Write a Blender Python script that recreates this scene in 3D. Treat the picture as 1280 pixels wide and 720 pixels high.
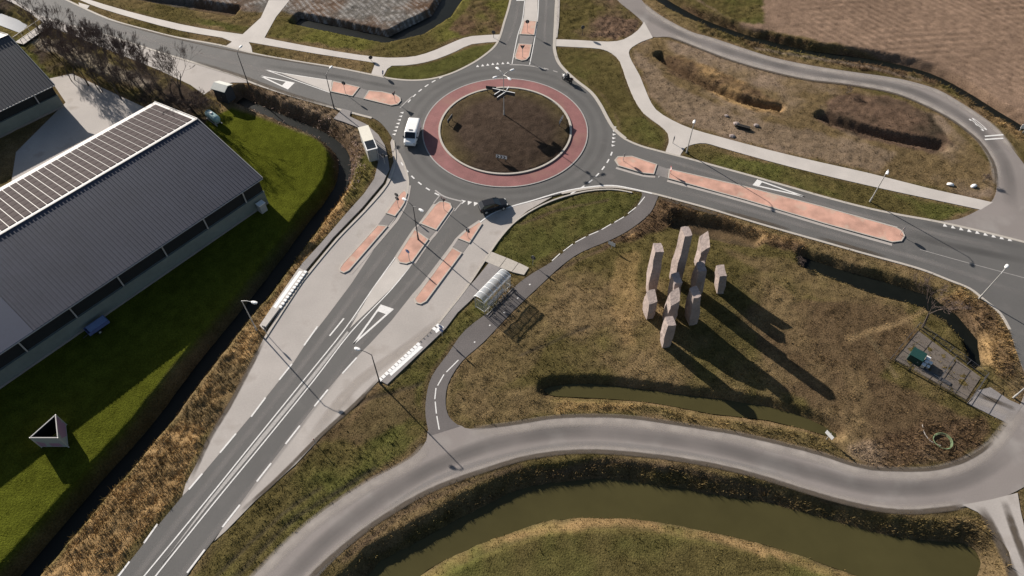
import bpy, bmesh, math, random
import numpy as np
from mathutils import Vector, Matrix
from mathutils.geometry import tessellate_polygon
R = math.radians
random.seed(7)
for o in list(bpy.data.objects): bpy.data.objects.remove(o, do_unlink=True)
scene = bpy.context.scene
COL = scene.collection
# ------------------------------------------------------------------ camera
FOC, PITCH, CAM = 880.0, R(52.5), Vector((1.082, -88.253, 73.5))
cd = bpy.data.cameras.new('camera'); cam = bpy.data.objects.new('camera', cd); COL.objects.link(cam)
cd.sensor_width = 36; cd.lens = 36*FOC/1280; cd.clip_end = 6000; cd.clip_start = 1
cam.location = CAM; cam.rotation_euler = (math.pi/2-PITCH, 0, 0)
scene.camera = cam
# ------------------------------------------------------------------ sky, sun, exposure
SUN_EL, SH_AZ = R(23.0), R(-46.0)            # elevation, direction the shadows run on the ground
w = bpy.data.worlds.new('World'); scene.world = w; w.use_nodes = True
nt = w.node_tree; bg = nt.nodes['Background']
sky = nt.nodes.new('ShaderNodeTexSky'); sky.sky_type = 'NISHITA'; sky.sun_disc = False
sky.sun_elevation = SUN_EL
sdir = Vector((-math.cos(SH_AZ), -math.sin(SH_AZ), 0))
sky.sun_rotation = math.atan2(sdir.x, sdir.y)
nt.links.new(sky.outputs[0], bg.inputs[0]); bg.inputs[1].default_value = 0.05
sl = bpy.data.lights.new('sun', 'SUN'); so = bpy.data.objects.new('sun', sl); COL.objects.link(so)
sl.energy = 5.0; sl.angle = R(0.5); sl.color = (1.0, 0.93, 0.85)
ld = Vector((math.cos(SH_AZ)*math.cos(SUN_EL), math.sin(SH_AZ)*math.cos(SUN_EL), -math.sin(SUN_EL)))
so.rotation_euler = ld.to_track_quat('-Z', 'Y').to_euler()
so.location = (-80, 80, 60)
scene.view_settings.view_transform = 'Standard'; scene.view_settings.look = 'None'
scene.view_settings.exposure = 0.85; scene.view_settings.gamma = 1
# ------------------------------------------------------------------ survey: photo point -> point of the ground plane
def G(x, y, z=0.0):
    dx, dy, dz = x-640, FOC*math.cos(PITCH)+(360-y)*math.sin(PITCH), -FOC*math.sin(PITCH)+(360-y)*math.cos(PITCH)
    t = (z-CAM.z)/dz
    return Vector((CAM.x+dx*t, CAM.y+dy*t, z))
def proj(v):
    d = Vector(v)-CAM
    zc = d.y*math.cos(PITCH)-d.z*math.sin(PITCH); yc = d.y*math.sin(PITCH)+d.z*math.cos(PITCH)
    return 640+FOC*d.x/zc, 360-FOC*yc/zc
def GL(pts, z=0.0): return [G(x, y, z) for x, y in pts]
def height_of(base, top, z0=0.0):            # height of a post whose foot and head are known
    b = G(base[0], base[1], z0); lo, hi = 0.0, 30.0
    for _ in range(40):
        m = (lo+hi)/2
        if proj((b.x, b.y, z0+m))[1] > top[1]: lo = m
        else: hi = m
    return lo
def smooth(pts, closed=False, n=4):
    out = []; N = len(pts)
    for i in range(N if closed else N-1):
        p0 = pts[(i-1) % N] if closed or i > 0 else pts[0]
        p1 = pts[i]; p2 = pts[(i+1) % N]
        p3 = pts[(i+2) % N] if closed or i+2 < N else pts[-1]
        for k in range(n):
            t = k/n
            out.append(tuple(0.5*((2*b)+(-a+c)*t+(2*a-5*b+4*c-d)*t*t+(-a+3*b-3*c+d)*t**3) for a, b, c, d in zip(p0, p1, p2, p3)))
    if not closed: out.append(tuple(pts[-1]))
    return out
# ------------------------------------------------------------------ materials
MATS = {}
def mat(name, col, rough=0.8, var=0.15, scale=3.0, metal=0.0, bump=0.0, spec=0.3, var2=0.0, scale2=0.3, attr=None, coord='Object', bscale=None, tint=None):
    if name in MATS: return MATS[name]
    m = bpy.data.materials.new(name); m.use_nodes = True; t = m.node_tree; N, L = t.nodes, t.links
    b = N['Principled BSDF']; b.inputs['Roughness'].default_value = rough; b.inputs['Metallic'].default_value = metal
    b.inputs['Specular IOR Level'].default_value = spec
    geo = N.new('ShaderNodeNewGeometry') if coord == 'World' else N.new('ShaderNodeTexCoord')
    co = geo.outputs['Position'] if coord == 'World' else geo.outputs['Object']
    if attr:
        a = N.new('ShaderNodeAttribute'); a.attribute_name = attr; cur = a.outputs['Color']
    else:
        rgb = N.new('ShaderNodeRGB'); rgb.outputs[0].default_value = (*col, 1); cur = rgb.outputs[0]
    def vary(cur, amount, sc, detail=4.0):
        n = N.new('ShaderNodeTexNoise'); n.inputs['Scale'].default_value = sc; n.inputs['Detail'].default_value = detail
        n.inputs['Roughness'].default_value = 0.65
        L.new(co, n.inputs['Vector'])
        mr = N.new('ShaderNodeMapRange'); mr.inputs['From Min'].default_value = 0.3; mr.inputs['From Max'].default_value = 0.7
        mr.inputs['To Min'].default_value = 1-amount; mr.inputs['To Max'].default_value = 1+amount
        L.new(n.outputs['Fac'], mr.inputs['Value'])
        mx = N.new('ShaderNodeVectorMath'); mx.operation = 'SCALE'
        L.new(cur, mx.inputs[0]); L.new(mr.outputs[0], mx.inputs['Scale'])
        return mx.outputs[0], n
    n = None
    if var: cur, n = vary(cur, var, scale)
    if var2: cur, _ = vary(cur, var2, scale2, 2.0)
    if tint:                                  # patches of a second colour: (colour, scale, threshold)
        tn = N.new('ShaderNodeTexNoise'); tn.inputs['Scale'].default_value = tint[1]; tn.inputs['Detail'].default_value = 6
        L.new(co, tn.inputs['Vector'])
        mr = N.new('ShaderNodeMapRange'); mr.inputs['From Min'].default_value = tint[2]; mr.inputs['From Max'].default_value = tint[2]+0.15
        L.new(tn.outputs['Fac'], mr.inputs['Value'])
        mx = N.new('ShaderNodeMix'); mx.data_type = 'RGBA'
        L.new(mr.outputs[0], mx.inputs['Factor']); L.new(cur, mx.inputs[6]); mx.inputs[7].default_value = (*tint[0], 1)
        cur = mx.outputs[2]
    L.new(cur, b.inputs['Base Color'])
    if bump:
        bn = N.new('ShaderNodeTexNoise'); bn.inputs['Scale'].default_value = bscale or scale; bn.inputs['Detail'].default_value = 5
        L.new(co, bn.inputs['Vector'])
        bp = N.new('ShaderNodeBump'); bp.inputs['Strength'].default_value = bump; bp.inputs['Distance'].default_value = 0.1
        L.new(bn.outputs['Fac'], bp.inputs['Height']); L.new(bp.outputs[0], b.inputs['Normal'])
    MATS[name] = m
    return m
M_ASPH = mat('asphalt', (.110, .105, .099), .85, .08, 9, var2=.08, scale2=.12, coord='World', bump=.2, bscale=30, tint=((.128, .120, .113), .35, .58))
M_WORN = mat('worn_asphalt', (.225, .198, .182), .85, .08, 8, var2=.10, scale2=.10, coord='World', bump=.2, bscale=25, tint=((.27, .245, .225), .22, .55))
M_PATHD = mat('dark_path_asphalt', (.118, .105, .10), .85, .10, 6, var2=.12, scale2=.2, coord='World', bump=.2, bscale=25)
M_CONC = mat('concrete', (.37, .335, .305), .85, .07, 5, var2=.09, scale2=.15, coord='World', tint=((.30, .265, .235), .3, .58))
M_CONCL = mat('pale_concrete', (.47, .43, .39), .85, .07, 6, var2=.08, scale2=.25, coord='World')
M_KERB = mat('kerb_concrete', (.42, .38, .33), .85, .10, 4, coord='World')
M_WALKG = mat('grey_paving', (.23, .21, .20), .85, .12, 6, var2=.12, scale2=.3, coord='World')
M_WHITE = mat('road_paint', (.66, .64, .61), .7, .16, 5, coord='World')
M_FADED = mat('faded_paint', (.34, .32, .30), .7, .20, 5, coord='World')
M_BRICK = mat('salmon_brick', (.50, .285, .215), .85, .12, 9, var2=.22, scale2=.45, coord='World', tint=((.48, .35, .27), .5, .57))
M_APRON = mat('red_brick', (.225, .098, .092), .85, .16, 7, var2=.16, scale2=.3, coord='World', tint=((.24, .12, .10), .25, .55))
M_WATER = mat('canal_water', (.058, .050, .019), .25, .14, .12, spec=.16, coord='World')
M_WATERD = mat('ditch_water', (.007, .008, .006), .35, .2, .5, spec=.12, coord='World')
M_WATERB = mat('sky_toned_water', (.16, .18, .21), .12, .1, .5, spec=.5, coord='World')  # sky reflection put into the pale blue base colour
M_STONE = mat('hewn_stone', (.32, .26, .235), .85, .16, 3, bump=.6, bscale=3, var2=.15, scale2=.4)
M_STEEL = mat('galvanised_steel', (.48, .47, .45), .5, .08, 3, metal=.3)
M_DSTEEL = mat('dark_steel', (.06, .06, .065), .5, .1, 3)
M_WHITEP = mat('white_paint', (.78, .77, .75), .45, .04, 3)
M_BLACKP = mat('black_paint', (.012, .012, .014), .3, .1, 3, spec=.5)
M_GLASS = mat('dark_glass', (.015, .017, .02), .08, .0, 3, spec=.6)
M_RUBBER = mat('rubber', (.018, .018, .018), .9, .1, 10)
M_ROOF = mat('grey_roof_sheet', (.056, .059, .080), .6, .08, 2, var2=.12, scale2=.15, spec=.25)
M_ROOFD = mat('dark_roof_sheet', (.048, .049, .058), .55, .06, 2, var2=.10, scale2=.2, spec=.4)
M_ROOFS = mat('bluish_roof_sheet', (.048, .058, .092), .5, .04, 2, spec=.4)
M_WALLC = mat('greenish_wall', (.165, .182, .165), .8, .08, 1.5, var2=.1, scale2=.2)
M_NET = mat('dark_windbreak_net', (.016, .017, .018), .8, .15, 2)
M_SOLAR = mat('solar_cells', (.052, .040, .040), .7, .18, .9, spec=.03)
M_TRIM = mat('pale_trim', (.36, .345, .33), .6, .06, 2)
M_BARK = mat('bark', (.085, .066, .055), .9, .2, 3)
M_TWIG = mat('twigs', (.125, .092, .078), .9, .2, 3)
M_WOODD = mat('dark_timber', (.03, .026, .022), .85, .2, 4)
M_PLANK = mat('weathered_plank', (.48, .44, .40), .85, .15, 3)
# ------------------------------------------------------------------ mesh helpers
class MB:
    def __init__(s): s.v = []; s.f = []
    def add(s, vs, fs):
        k = len(s.v); s.v += [tuple(v) for v in vs]; s.f += [tuple(i+k for i in f) for f in fs]; return s
    def box(s, c, d, rz=0.0, top=1.0):
        x, y, z = d[0]/2, d[1]/2, d[2]/2; ca, sa = math.cos(rz), math.sin(rz); vs = []
        for dz, k in ((-z, 1), (z, top)):
            for dx, dy in ((-x, -y), (x, -y), (x, y), (-x, y)):
                vs.append((c[0]+(dx*ca-dy*sa)*k, c[1]+(dx*sa+dy*ca)*k, c[2]+dz))
        return s.add(vs, [(3, 2, 1, 0), (4, 5, 6, 7), (0, 1, 5, 4), (1, 2, 6, 5), (2, 3, 7, 6), (3, 0, 4, 7)])
    def bar(s, a, b, w, h=None):
        a, b = Vector(a), Vector(b); d = (b-a).normalized(); h = h or w
        u = d.cross(Vector((0, 0, 1)));
        if u.length < 1e-4: u = Vector((1, 0, 0))
        u.normalize(); q = u.cross(d)
        vs = []
        for p in (a, b):
            for i, j in ((-1, -1), (1, -1), (1, 1), (-1, 1)): vs.append(p+u*(i*w/2)+q*(j*h/2))
        return s.add(vs, [(3, 2, 1, 0), (4, 5, 6, 7), (0, 1, 5, 4), (1, 2, 6, 5), (2, 3, 7, 6), (3, 0, 4, 7)])
    def tube(s, pts, rs, n=8, cap=True):
        pts = [Vector(p) for p in pts]
        if not hasattr(rs, '__len__'): rs = [rs]*len(pts)
        vs = []; fs = []
        for i, p in enumerate(pts):
            d = (pts[min(i+1, len(pts)-1)]-pts[max(i-1, 0)]).normalized()
            u = d.cross(Vector((0, 0, 1)))
            if u.length < 1e-3: u = d.cross(Vector((0, 1, 0)))
            u.normalize(); q = d.cross(u)
            for k in range(n):
                a = 2*math.pi*k/n; vs.append(p+(u*math.cos(a)+q*math.sin(a))*rs[i])
        for i in range(len(pts)-1):
            for k in range(n):
                fs.append((i*n+k, i*n+(k+1) % n, (i+1)*n+(k+1) % n, (i+1)*n+k))
        if cap: fs += [tuple(range(n))[::-1], tuple(range((len(pts)-1)*n, len(pts)*n))]
        return s.add(vs, fs)
    def disc(s, c, axis, r, th, n=16, r2=None):
        c, a = Vector(c), Vector(axis).normalized()
        return s.tube([c-a*th/2, c+a*th/2], [r, r2 or r], n)
    def loft(s, secs, cap=True):
        n = len(secs[0]); vs = [p for q in secs for p in q]; fs = []
        for i in range(len(secs)-1):
            for k in range(n): fs.append((i*n+k, i*n+(k+1) % n, (i+1)*n+(k+1) % n, (i+1)*n+k))
        if cap: fs += [tuple(range(n))[::-1], tuple(range((len(secs)-1)*n, len(secs)*n))]
        return s.add(vs, fs)
    def sheet(s, pts, z=0.0, skirt=0.0, top=True):           # flat outline, optional edge going down
        P = [Vector((p[0], p[1], z)) for p in pts]
        area = sum(P[i].x*P[(i+1) % len(P)].y-P[(i+1) % len(P)].x*P[i].y for i in range(len(P)))
        if area < 0: P.reverse()
        if top:
            fs = []
            for t in tessellate_polygon([P]):
                a, b, c = (P[i] for i in t)
                fs.append(tuple(t) if (b-a).cross(c-a).z > 0 else tuple(t)[::-1])
            s.add(P, fs)
        if skirt:
            n = len(P); s.add(P+[p-Vector((0, 0, skirt)) for p in P], [(i, i+n, (i+1) % n+n, (i+1) % n) for i in range(n)])
        return s
    def ring(s, pts, wid, z0, z1):                            # kerb: band of width wid inside the outline
        P = [Vector((p[0], p[1], 0)) for p in pts]; n = len(P)
        area = sum(P[i].x*P[(i+1) % n].y-P[(i+1) % n].x*P[i].y for i in range(n))
        if area < 0: P.reverse()
        I = inset(P, wid); vs = []
        for a, z in ((P, z0), (P, z1), (I, z1), (I, z0)): vs += [(p.x, p.y, z) for p in a]
        fs = []
        for i in range(n):
            j = (i+1) % n
            for k in range(3): fs.append((k*n+i, k*n+j, (k+1)*n+j, (k+1)*n+i))
        return s.add(vs, fs)
def inset(P, wid):
    n = len(P); out = []
    for i in range(n):
        a, b, c = P[i-1], P[i], P[(i+1) % n]
        d1 = (b-a).normalized(); d2 = (c-b).normalized()
        n1 = Vector((-d1.y, d1.x, 0)); n2 = Vector((-d2.y, d2.x, 0)); m = n1+n2
        if m.length < 1e-4: m = n1
        m.normalize(); k = max(0.45, m.dot(n1)); out.append(b+m*(wid/k))
    return out
def obj(name, mb, m, parent=None, loc=None, rz=0.0, shade=False, **props):
    me = bpy.data.meshes.new(name); me.from_pydata([tuple(v) for v in mb.v], [], mb.f); me.materials.append(m)
    if shade: me.shade_smooth()
    me.update(); o = bpy.data.objects.new(name, me); COL.objects.link(o)
    if loc is not None: o.location = loc
    o.rotation_euler.z = rz
    if parent: o.parent = parent
    for k, v in props.items(): o[k] = v
    return o
def thing(name, label, cat, loc=(0, 0, 0), rz=0.0, group=None):
    o = bpy.data.objects.new(name, None); COL.objects.link(o); o.location = loc; o.rotation_euler.z = rz
    o['label'] = label; o['category'] = cat
    if group: o['group'] = group
    o.empty_display_size = .3
    return o
def copy_obj(src, parent=None, loc=None, rz=None):
    c = src.copy(); COL.objects.link(c); c.parent = parent
    if loc is not None: c.location = loc
    if rz is not None: c.rotation_euler.z = rz
    for ch in src.children: copy_obj(ch, c)
    return c
def structure(name, mb, m, label, parent=None, **k):
    if parent: return obj(name, mb, m, parent, **k)
    return obj(name, mb, m, None, kind='structure', label=label, **k)
def ribbon_mesh(mb, pts, wid, z):
    P = [Vector((p[0], p[1], 0)) for p in pts]; n = len(P); vs = []
    for i in range(n):
        d = (P[min(i+1, n-1)]-P[max(i-1, 0)]).normalized(); q = Vector((-d.y, d.x, 0))
        wd = wid[i] if hasattr(wid, '__len__') else wid
        vs += [P[i]-q*wd/2+Vector((0, 0, z)), P[i]+q*wd/2+Vector((0, 0, z))]
    return mb.add(vs, [(2*i, 2*i+2, 2*i+3, 2*i+1) for i in range(n-1)])
# ------------------------------------------------------------------ surveyed outlines (photo coordinates of the 1280x720 picture)
C1 = [(-150, -70), (0, -34), (60, -10), (86, 2), (135, 24), (180, 37), (220, 47), (275, 57), (320, 68), (370, 77), (420, 85), (465, 94), (490, 99), (515, 101), (540, 99), (565, 92), (590, 80), (608, 68), (620, 57), (626, 45), (631, 28), (637, 8), (641, -12), (652, -70), (662, -140)]
C2 = [(690, -140), (694, -70), (694, -12), (693, 10), (692, 31), (691, 50), (691, 62), (695, 76), (703, 87), (718, 101), (737, 116), (748, 131), (757, 148), (766, 162), (780, 174), (800, 183), (825, 190), (860, 199), (900, 210), (940, 221), (985, 234), (1030, 247), (1080, 260), (1122, 269), (1172, 278), (1230, 291), (1290, 306), (1400, 330)]
C3 = [(1400, 500), (1330, 500), (1290, 480), (1272, 442), (1262, 412), (1250, 392), (1230, 375), (1212, 361), (1185, 350), (1160, 340), (1135, 332), (1080, 317), (1020, 300), (960, 283), (890, 262), (835, 247), (815, 242), (790, 237), (765, 234), (735, 236), (702, 242), (665, 252), (640, 258), (612, 269), (592, 284), (575, 301), (560, 315), (530, 352), (517, 366), (492, 398), (465, 427), (445, 447), (427, 467), (410, 487), (375, 532), (339, 579), (321, 602), (300, 631), (277, 662), (245, 704), (205, 760), (140, 850)]
C4 = [(40, 850), (115, 757), (145, 720), (162, 702), (195, 660), (235, 612), (275, 566), (320, 512), (365, 455), (380, 432), (410, 393), (437, 357), (460, 322), (485, 285), (496, 271), (507, 250), (511, 230), (507, 209), (500, 193), (492, 176), (481, 159), (465, 147), (427, 137), (395, 128), (357, 117), (318, 104), (298, 95), (269, 86), (240, 77), (200, 65), (160, 52), (125, 41), (87, 31), (44, 16), (16, 0), (-40, -22), (-190, -75)]
ASPHALT = smooth(C1, n=3)+smooth(C2, n=3)+smooth(C3, n=3)+smooth(C4, n=3)
SERV_N = [(180, 850), (270, 768), (320, 717), (365, 672), (407, 637), (460, 602), (500, 581), (522, 566), (533, 550), (538, 535), (572, 531), (588, 536), (640, 530), (690, 522), (740, 520), (790, 522), (840, 529), (890, 537), (915, 541), (960, 551), (1020, 566), (1060, 579), (1085, 585), (1110, 587), (1160, 587), (1197, 579), (1222, 567), (1242, 552), (1262, 528), (1275, 508), (1290, 480), (1330, 500)]
SERV_S = [(1400, 600), (1330, 600), (1290, 605), (1262, 618), (1235, 627), (1205, 633), (1185, 636), (1140, 640), (1100, 637), (1060, 629), (1010, 615), (960, 599), (915, 587), (865, 577), (815, 570), (757, 565), (715, 565), (677, 569), (640, 577), (570, 600), (530, 617), (495, 637), (460, 660), (420, 692), (390, 720), (330, 782), (270, 850)]
SERVICE = smooth(SERV_N, n=3)+[(1400, 520)]+smooth(SERV_S, n=3)
NE_LO = [(735, -70), (757, -25), (772, 0), (790, 15), (803, 27), (808, 37), (815, 46), (835, 46), (852, 52), (877, 62), (915, 76), (960, 89), (1010, 100), (1060, 106), (1110, 115), (1140, 125), (1172, 140), (1197, 155), (1222, 175), (1237, 195), (1244, 212), (1246, 235), (1240, 251), (1222, 263), (1197, 274), (1172, 276)]
NE_HI = [(1230, 289), (1300, 307), (1400, 330), (1400, 290), (1310, 245), (1280, 205), (1270, 192), (1255, 172), (1242, 157), (1222, 142), (1197, 126), (1172, 112), (1140, 102), (1110, 96), (1060, 89), (1010, 81), (960, 70), (890, 47), (865, 40), (835, 25), (815, 12), (802, 0), (785, -28), (770, -70)]
NEROAD = smooth(NE_LO, n=3)+smooth(NE_HI, n=3)
BUSW = [(372, 350), (330, 422), (318, 447), (300, 482), (265, 541), (250, 572), (232, 605), (228, 620), (240, 608), (277, 564), (322, 510), (367, 453), (382, 430), (412, 391), (439, 355), (462, 320), (487, 283), (497, 269), (507, 250), (511, 230), (507, 209), (500, 193), (490, 173), (488, 178), (492, 202), (482, 230), (455, 262), (420, 298), (385, 340)]
BUSE = [(690, 246), (665, 252), (640, 258), (612, 269), (592, 284), (575, 301), (558, 317), (528, 354), (516, 367), (490, 400), (463, 429), (443, 449), (425, 469), (408, 489), (373, 534), (337, 581), (319, 604), (298, 633), (277, 662), (268, 676), (282, 664), (320, 625), (370, 580), (407, 540), (445, 505), (474, 475), (545, 407), (582, 360), (605, 325), (622, 300), (640, 279), (660, 263)]
PATHN = smooth([(-60, -75), (60, -18), (107, -2), (160, 14), (225, 30), (275, 39), (320, 45), (345, 50), (420, 64), (470, 71), (495, 72), (520, 70), (545, 62), (570, 51), (590, 45), (626, 43)], n=2)+smooth([(625, 52), (590, 55), (570, 64), (545, 74), (520, 80), (490, 82), (460, 77), (395, 67), (320, 54), (272, 46), (225, 38), (175, 25), (125, 10), (100, 0), (50, -20), (-80, -75)], n=2)
LINKS = [[(268, 43), (300, 44), (310, 51), (314, 58), (316, 68), (280, 59), (290, 52)], [(470, 76), (494, 79), (484, 86), (478, 97.5), (463, 95)], [(303, 43), (326, 22), (336, 0), (362, 0), (345, 21), (330, 48)], [(98, 3), (112, 7), (108, 12), (100, 9)]]
PATHNE = smooth([(693, 49), (722, 50), (760, 52), (780, 49), (797, 38), (805, 27)], n=2)+[(816, 47)]+smooth([(802, 52), (790, 59), (786, 66), (790, 77), (800, 95), (810, 120), (820, 137), (840, 150), (865, 161), (900, 171), (960, 187), (1022, 202), (1085, 216), (1160, 235), (1210, 246), (1241, 253)], n=2)+smooth([(1226, 262), (1160, 248), (1095, 234), (1022, 217), (960, 201), (900, 184), (882, 179), (868, 180), (856, 185), (849, 197)], n=2)+[(831, 192)]+smooth([(836, 178), (835, 167), (825, 157), (805, 142), (792, 122), (782, 97), (775, 77), (765, 67), (750, 61), (722, 59), (693, 57.5)], n=2)
PATHD = smooth([(802, 240), (802, 246), (790, 265), (765, 280), (740, 292), (715, 307), (690, 327), (665, 342), (645, 357), (620, 383), (582, 412), (560, 442), (540, 470), (533, 495), (532, 520), (537, 545)], n=3)+smooth([(575, 533), (562, 522), (557, 505), (560, 480), (577, 452), (605, 427), (640, 390), (677, 355), (702, 332), (727, 315), (765, 299), (790, 285), (812, 267), (820, 252), (823, 245)], n=3)
WALKW = [(417, 149), (428, 136.5), (439, 139.5), (437, 146), (458, 156), (473, 169), (481, 182), (485, 198), (487, 212), (479, 229), (452, 261), (417, 297), (382, 339), (371, 350), (368, 345), (378, 330), (402, 304), (430, 271), (455, 243), (468, 224), (473, 203), (463, 182), (448, 160), (430, 153)]
PLATW = [(374, 336), (384, 341), (330, 413), (325, 408), (345, 378)]
WALKE = [(611, 329), (626, 335), (606, 359), (572, 391), (557, 411), (549, 405), (583, 362), (594, 350)]
PLATE = [(474, 475.5), (549, 405), (557, 411), (484, 481)]
DUST = [(30, 3), (87, 30), (160, 51), (240, 76), (300, 95), (318, 103.5), (290, 103), (270, 108), (255, 118), (238, 106), (200, 88), (150, 68), (100, 48), (60, 32), (35, 15)]
YARD = [(20, 190), (82, 128), (62, 98), (90, 92), (150, 120), (215, 150), (240, 175), (180, 200), (0, 320)]
SIDECONC = [(1203, 631), (1240, 624), (1272, 616), (1276, 640), (1290, 700), (1330, 780), (1280, 780), (1262, 690), (1235, 650), (1222, 640)]
PADCONC = [(1209, 504), (1222, 488), (1238, 484), (1262, 500), (1278, 507), (1262, 530), (1245, 522)]
ROADSETS = [ASPHALT, SERVICE, NEROAD, BUSW, BUSE, PATHN, PATHNE, PATHD, WALKW, PLATW, WALKE, PLATE, SIDECONC, YARD, DUST, PADCONC]+LINKS
# ------------------------------------------------------------------ ground: one sheet with banks, ditches and zones
STEP = 0.3
xs = np.arange(-104, 104+STEP/2, STEP); ys = np.arange(-74, 56+STEP/2, STEP)
def stretch(a):
    out = []; d = STEP; x = 0.0
    while x < a: d *= 1.35; x += d; out.append(x)
    return np.array(out)
e = stretch(2500)
xs = np.concatenate([xs[0]-e[::-1], xs, xs[-1]+e]); ys = np.concatenate([ys[0]-e[::-1], ys, ys[-1]+e])
X, Y = np.meshgrid(xs, ys)
rng = np.random.default_rng(3)
def vnoise(X, Y, size, seed):
    r = np.random.default_rng(seed).random((257, 257)); a = X/size+1000; b = Y/size+1000
    i = np.floor(a).astype(int); j = np.floor(b).astype(int); u = a-i; v = b-j
    u = u*u*(3-2*u); v = v*v*(3-2*v); i %= 256; j %= 256
    return (r[j, i]*(1-u)+r[j, i+1]*u)*(1-v)+(r[j+1, i]*(1-u)+r[j+1, i+1]*u)*v
def fbm(X, Y, size, seed, o=3):
    return sum(vnoise(X, Y, size/2**k, seed+k)*0.5**k for k in range(o))/sum(0.5**k for k in range(o))
JX = (fbm(X, Y, 2.2, 50)-.5)*1.6; JY = (fbm(X, Y, 2.2, 60)-.5)*1.6
def inside(poly, PX, PY):
    x = np.array([p[0] for p in poly]); y = np.array([p[1] for p in poly]); res = np.zeros(PX.shape, bool)
    bx = (PX > x.min()-1) & (PX < x.max()+1) & (PY > y.min()-1) & (PY < y.max()+1)
    qx, qy = PX[bx], PY[bx]; r = np.zeros(qx.shape, bool); j = len(x)-1
    for i in range(len(x)):
        if y[i] != y[j]:
            c = ((y[i] > qy) != (y[j] > qy)) & (qx < (x[j]-x[i])*(qy-y[i])/(y[j]-y[i])+x[i]); r ^= c
        j = i
    res[bx] = r; return res
def distpoly(poly, PX, PY, lim):
    x = np.array([p[0] for p in poly]); y = np.array([p[1] for p in poly]); res = np.full(PX.shape, lim)
    bx = (PX > x.min()-lim) & (PX < x.max()+lim) & (PY > y.min()-lim) & (PY < y.max()+lim)
    qx, qy = PX[bx], PY[bx]; d = np.full(qx.shape, lim**2); n = len(x)
    for i in range(n):
        j = (i+1) % n; ex, ey = x[j]-x[i], y[j]-y[i]; l = ex*ex+ey*ey+1e-9
        t = np.clip(((qx-x[i])*ex+(qy-y[i])*ey)/l, 0, 1); d = np.minimum(d, (qx-x[i]-t*ex)**2+(qy-y[i]-t*ey)**2)
    d = np.sqrt(d); d[inside(poly, PX, PY)[bx]] = 0; res[bx] = d; return res
def wp(pts, z=0.0): return [(p.x, p.y) for p in GL(pts, z)]
def rib_poly(pts, wid, z=0.0):
    P = [Vector((p[0], p[1])) for p in wp(smooth(pts, n=3), z)]; a, b = [], []
    for i, p in enumerate(P):
        d = (P[min(i+1, len(P)-1)]-P[max(i-1, 0)]).normalized(); q = Vector((-d.y, d.x)); a.append(p+q*wid/2); b.append(p-q*wid/2)
    return [(p.x, p.y) for p in a+b[::-1]]
def box_blur(a, n):
    for _ in range(n):
        b = a.copy(); b[1:-1] = (a[:-2]+a[1:-1]*2+a[2:])/4; a = b
        b = a.copy(); b[:, 1:-1] = (a[:, :-2]+a[:, 1:-1]*2+a[:, 2:])/4; a = b
    return a
PAL = dict(olive=(.092, .078, .033), green=(.078, .081, .027), dry=(.145, .108, .060), tan=(.30, .205, .105), soil=(.12, .083, .062), pale=(.195, .150, .114), field=(.200, .143, .110), lawn=(.066, .077, .011), brown=(.105, .072, .047), mud=(.045, .037, .028), litter=(.055, .044, .037), stubble=(.14, .135, .13), conc=(.33, .30, .27), island=(.056, .042, .034), lime=(.10, .098, .030))
n1 = fbm(X, Y, 9, 1); n2 = fbm(X, Y, 2.5, 11); n3 = fbm(X, Y, .9, 21, 2)
colr = np.zeros(X.shape+(3,)); mixf = np.clip((n1-.35)*2.6, 0, 1)[..., None]
colr[:] = np.array(PAL['olive'])*(1-mixf)+np.array(PAL['dry'])*mixf
amp = np.full(X.shape, .10); dens = np.full(X.shape, 1.0)
def zone(pts, cname, a=None, d=None, strength=1.0, jit=1.0, patch=None, blur=1):
    global colr, amp, dens
    m = inside(wp(pts), X+JX*jit, Y+JY*jit).astype(float)
    m = box_blur(m, blur)*strength
    c = np.array(PAL[cname])
    if patch: k = np.clip((n1-.4)*3+(n2-.5)*1.5, 0, 1)[..., None]; c = c*(1-k)+np.array(PAL[patch])*k
    colr = colr*(1-m[..., None])+c*m[..., None]
    if a is not None: amp = amp*(1-m)+a*m
    if d is not None: dens = dens*(1-m)+d*m
zone([(-200, -150), (340, -150), (340, 18), (300, 12), (180, -4), (-100, -50)], 'stubble', .06, .4, patch='soil')
zone([(330, -150), (640, -150), (580, -30), (557, 2), (540, 22), (487, 46), (372, 22), (335, 0)], 'stubble', .06, .4, patch='soil')
zone([(345, 20), (372, 22), (487, 47), (545, 25), (575, -20), (600, -80), (655, -100), (626, 40), (560, 50), (500, 68), (430, 60), (330, 44)], 'olive', .09, 1, patch='lime')
zone([(590, 0), (640, 0), (628, 40), (600, 42), (575, 45), (560, 35)], 'lime', .12, 1, patch='brown')
zone([(485, 84), (520, 82), (545, 76), (590, 58), (624, 54), (600, 76), (560, 95), (520, 100), (480, 97)], 'green', .04, .6, jit=.3)
zone([(160, 10), (330, 35), (325, 45), (150, 10)], 'olive', .08, 1, patch='green')
zone([(700, -100), (760, -60), (800, 25), (780, 45), (720, 47), (700, 46)], 'olive', .12, 1, patch='soil')
zone([(765, 20), (800, 25), (795, 38), (770, 48), (740, 45)], 'soil', .18, .7)
zone([(696, 62), (760, 68), (790, 130), (832, 165), (830, 188), (780, 172), (740, 112), (700, 85)], 'olive', .06, 1, patch='green', jit=.3)
zone([(800, 40), (900, 66), (1060, 106), (1180, 145), (1245, 215), (1240, 250), (1100, 218), (960, 186), (840, 150), (808, 115), (788, 66)], 'dry', .08, 1, patch='pale')
zone([(790, 60), (812, 75), (850, 110), (930, 145), (1040, 170), (1120, 190), (1100, 216), (960, 184), (850, 152), (812, 120)], 'pale', .08, .9, .75)
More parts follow.
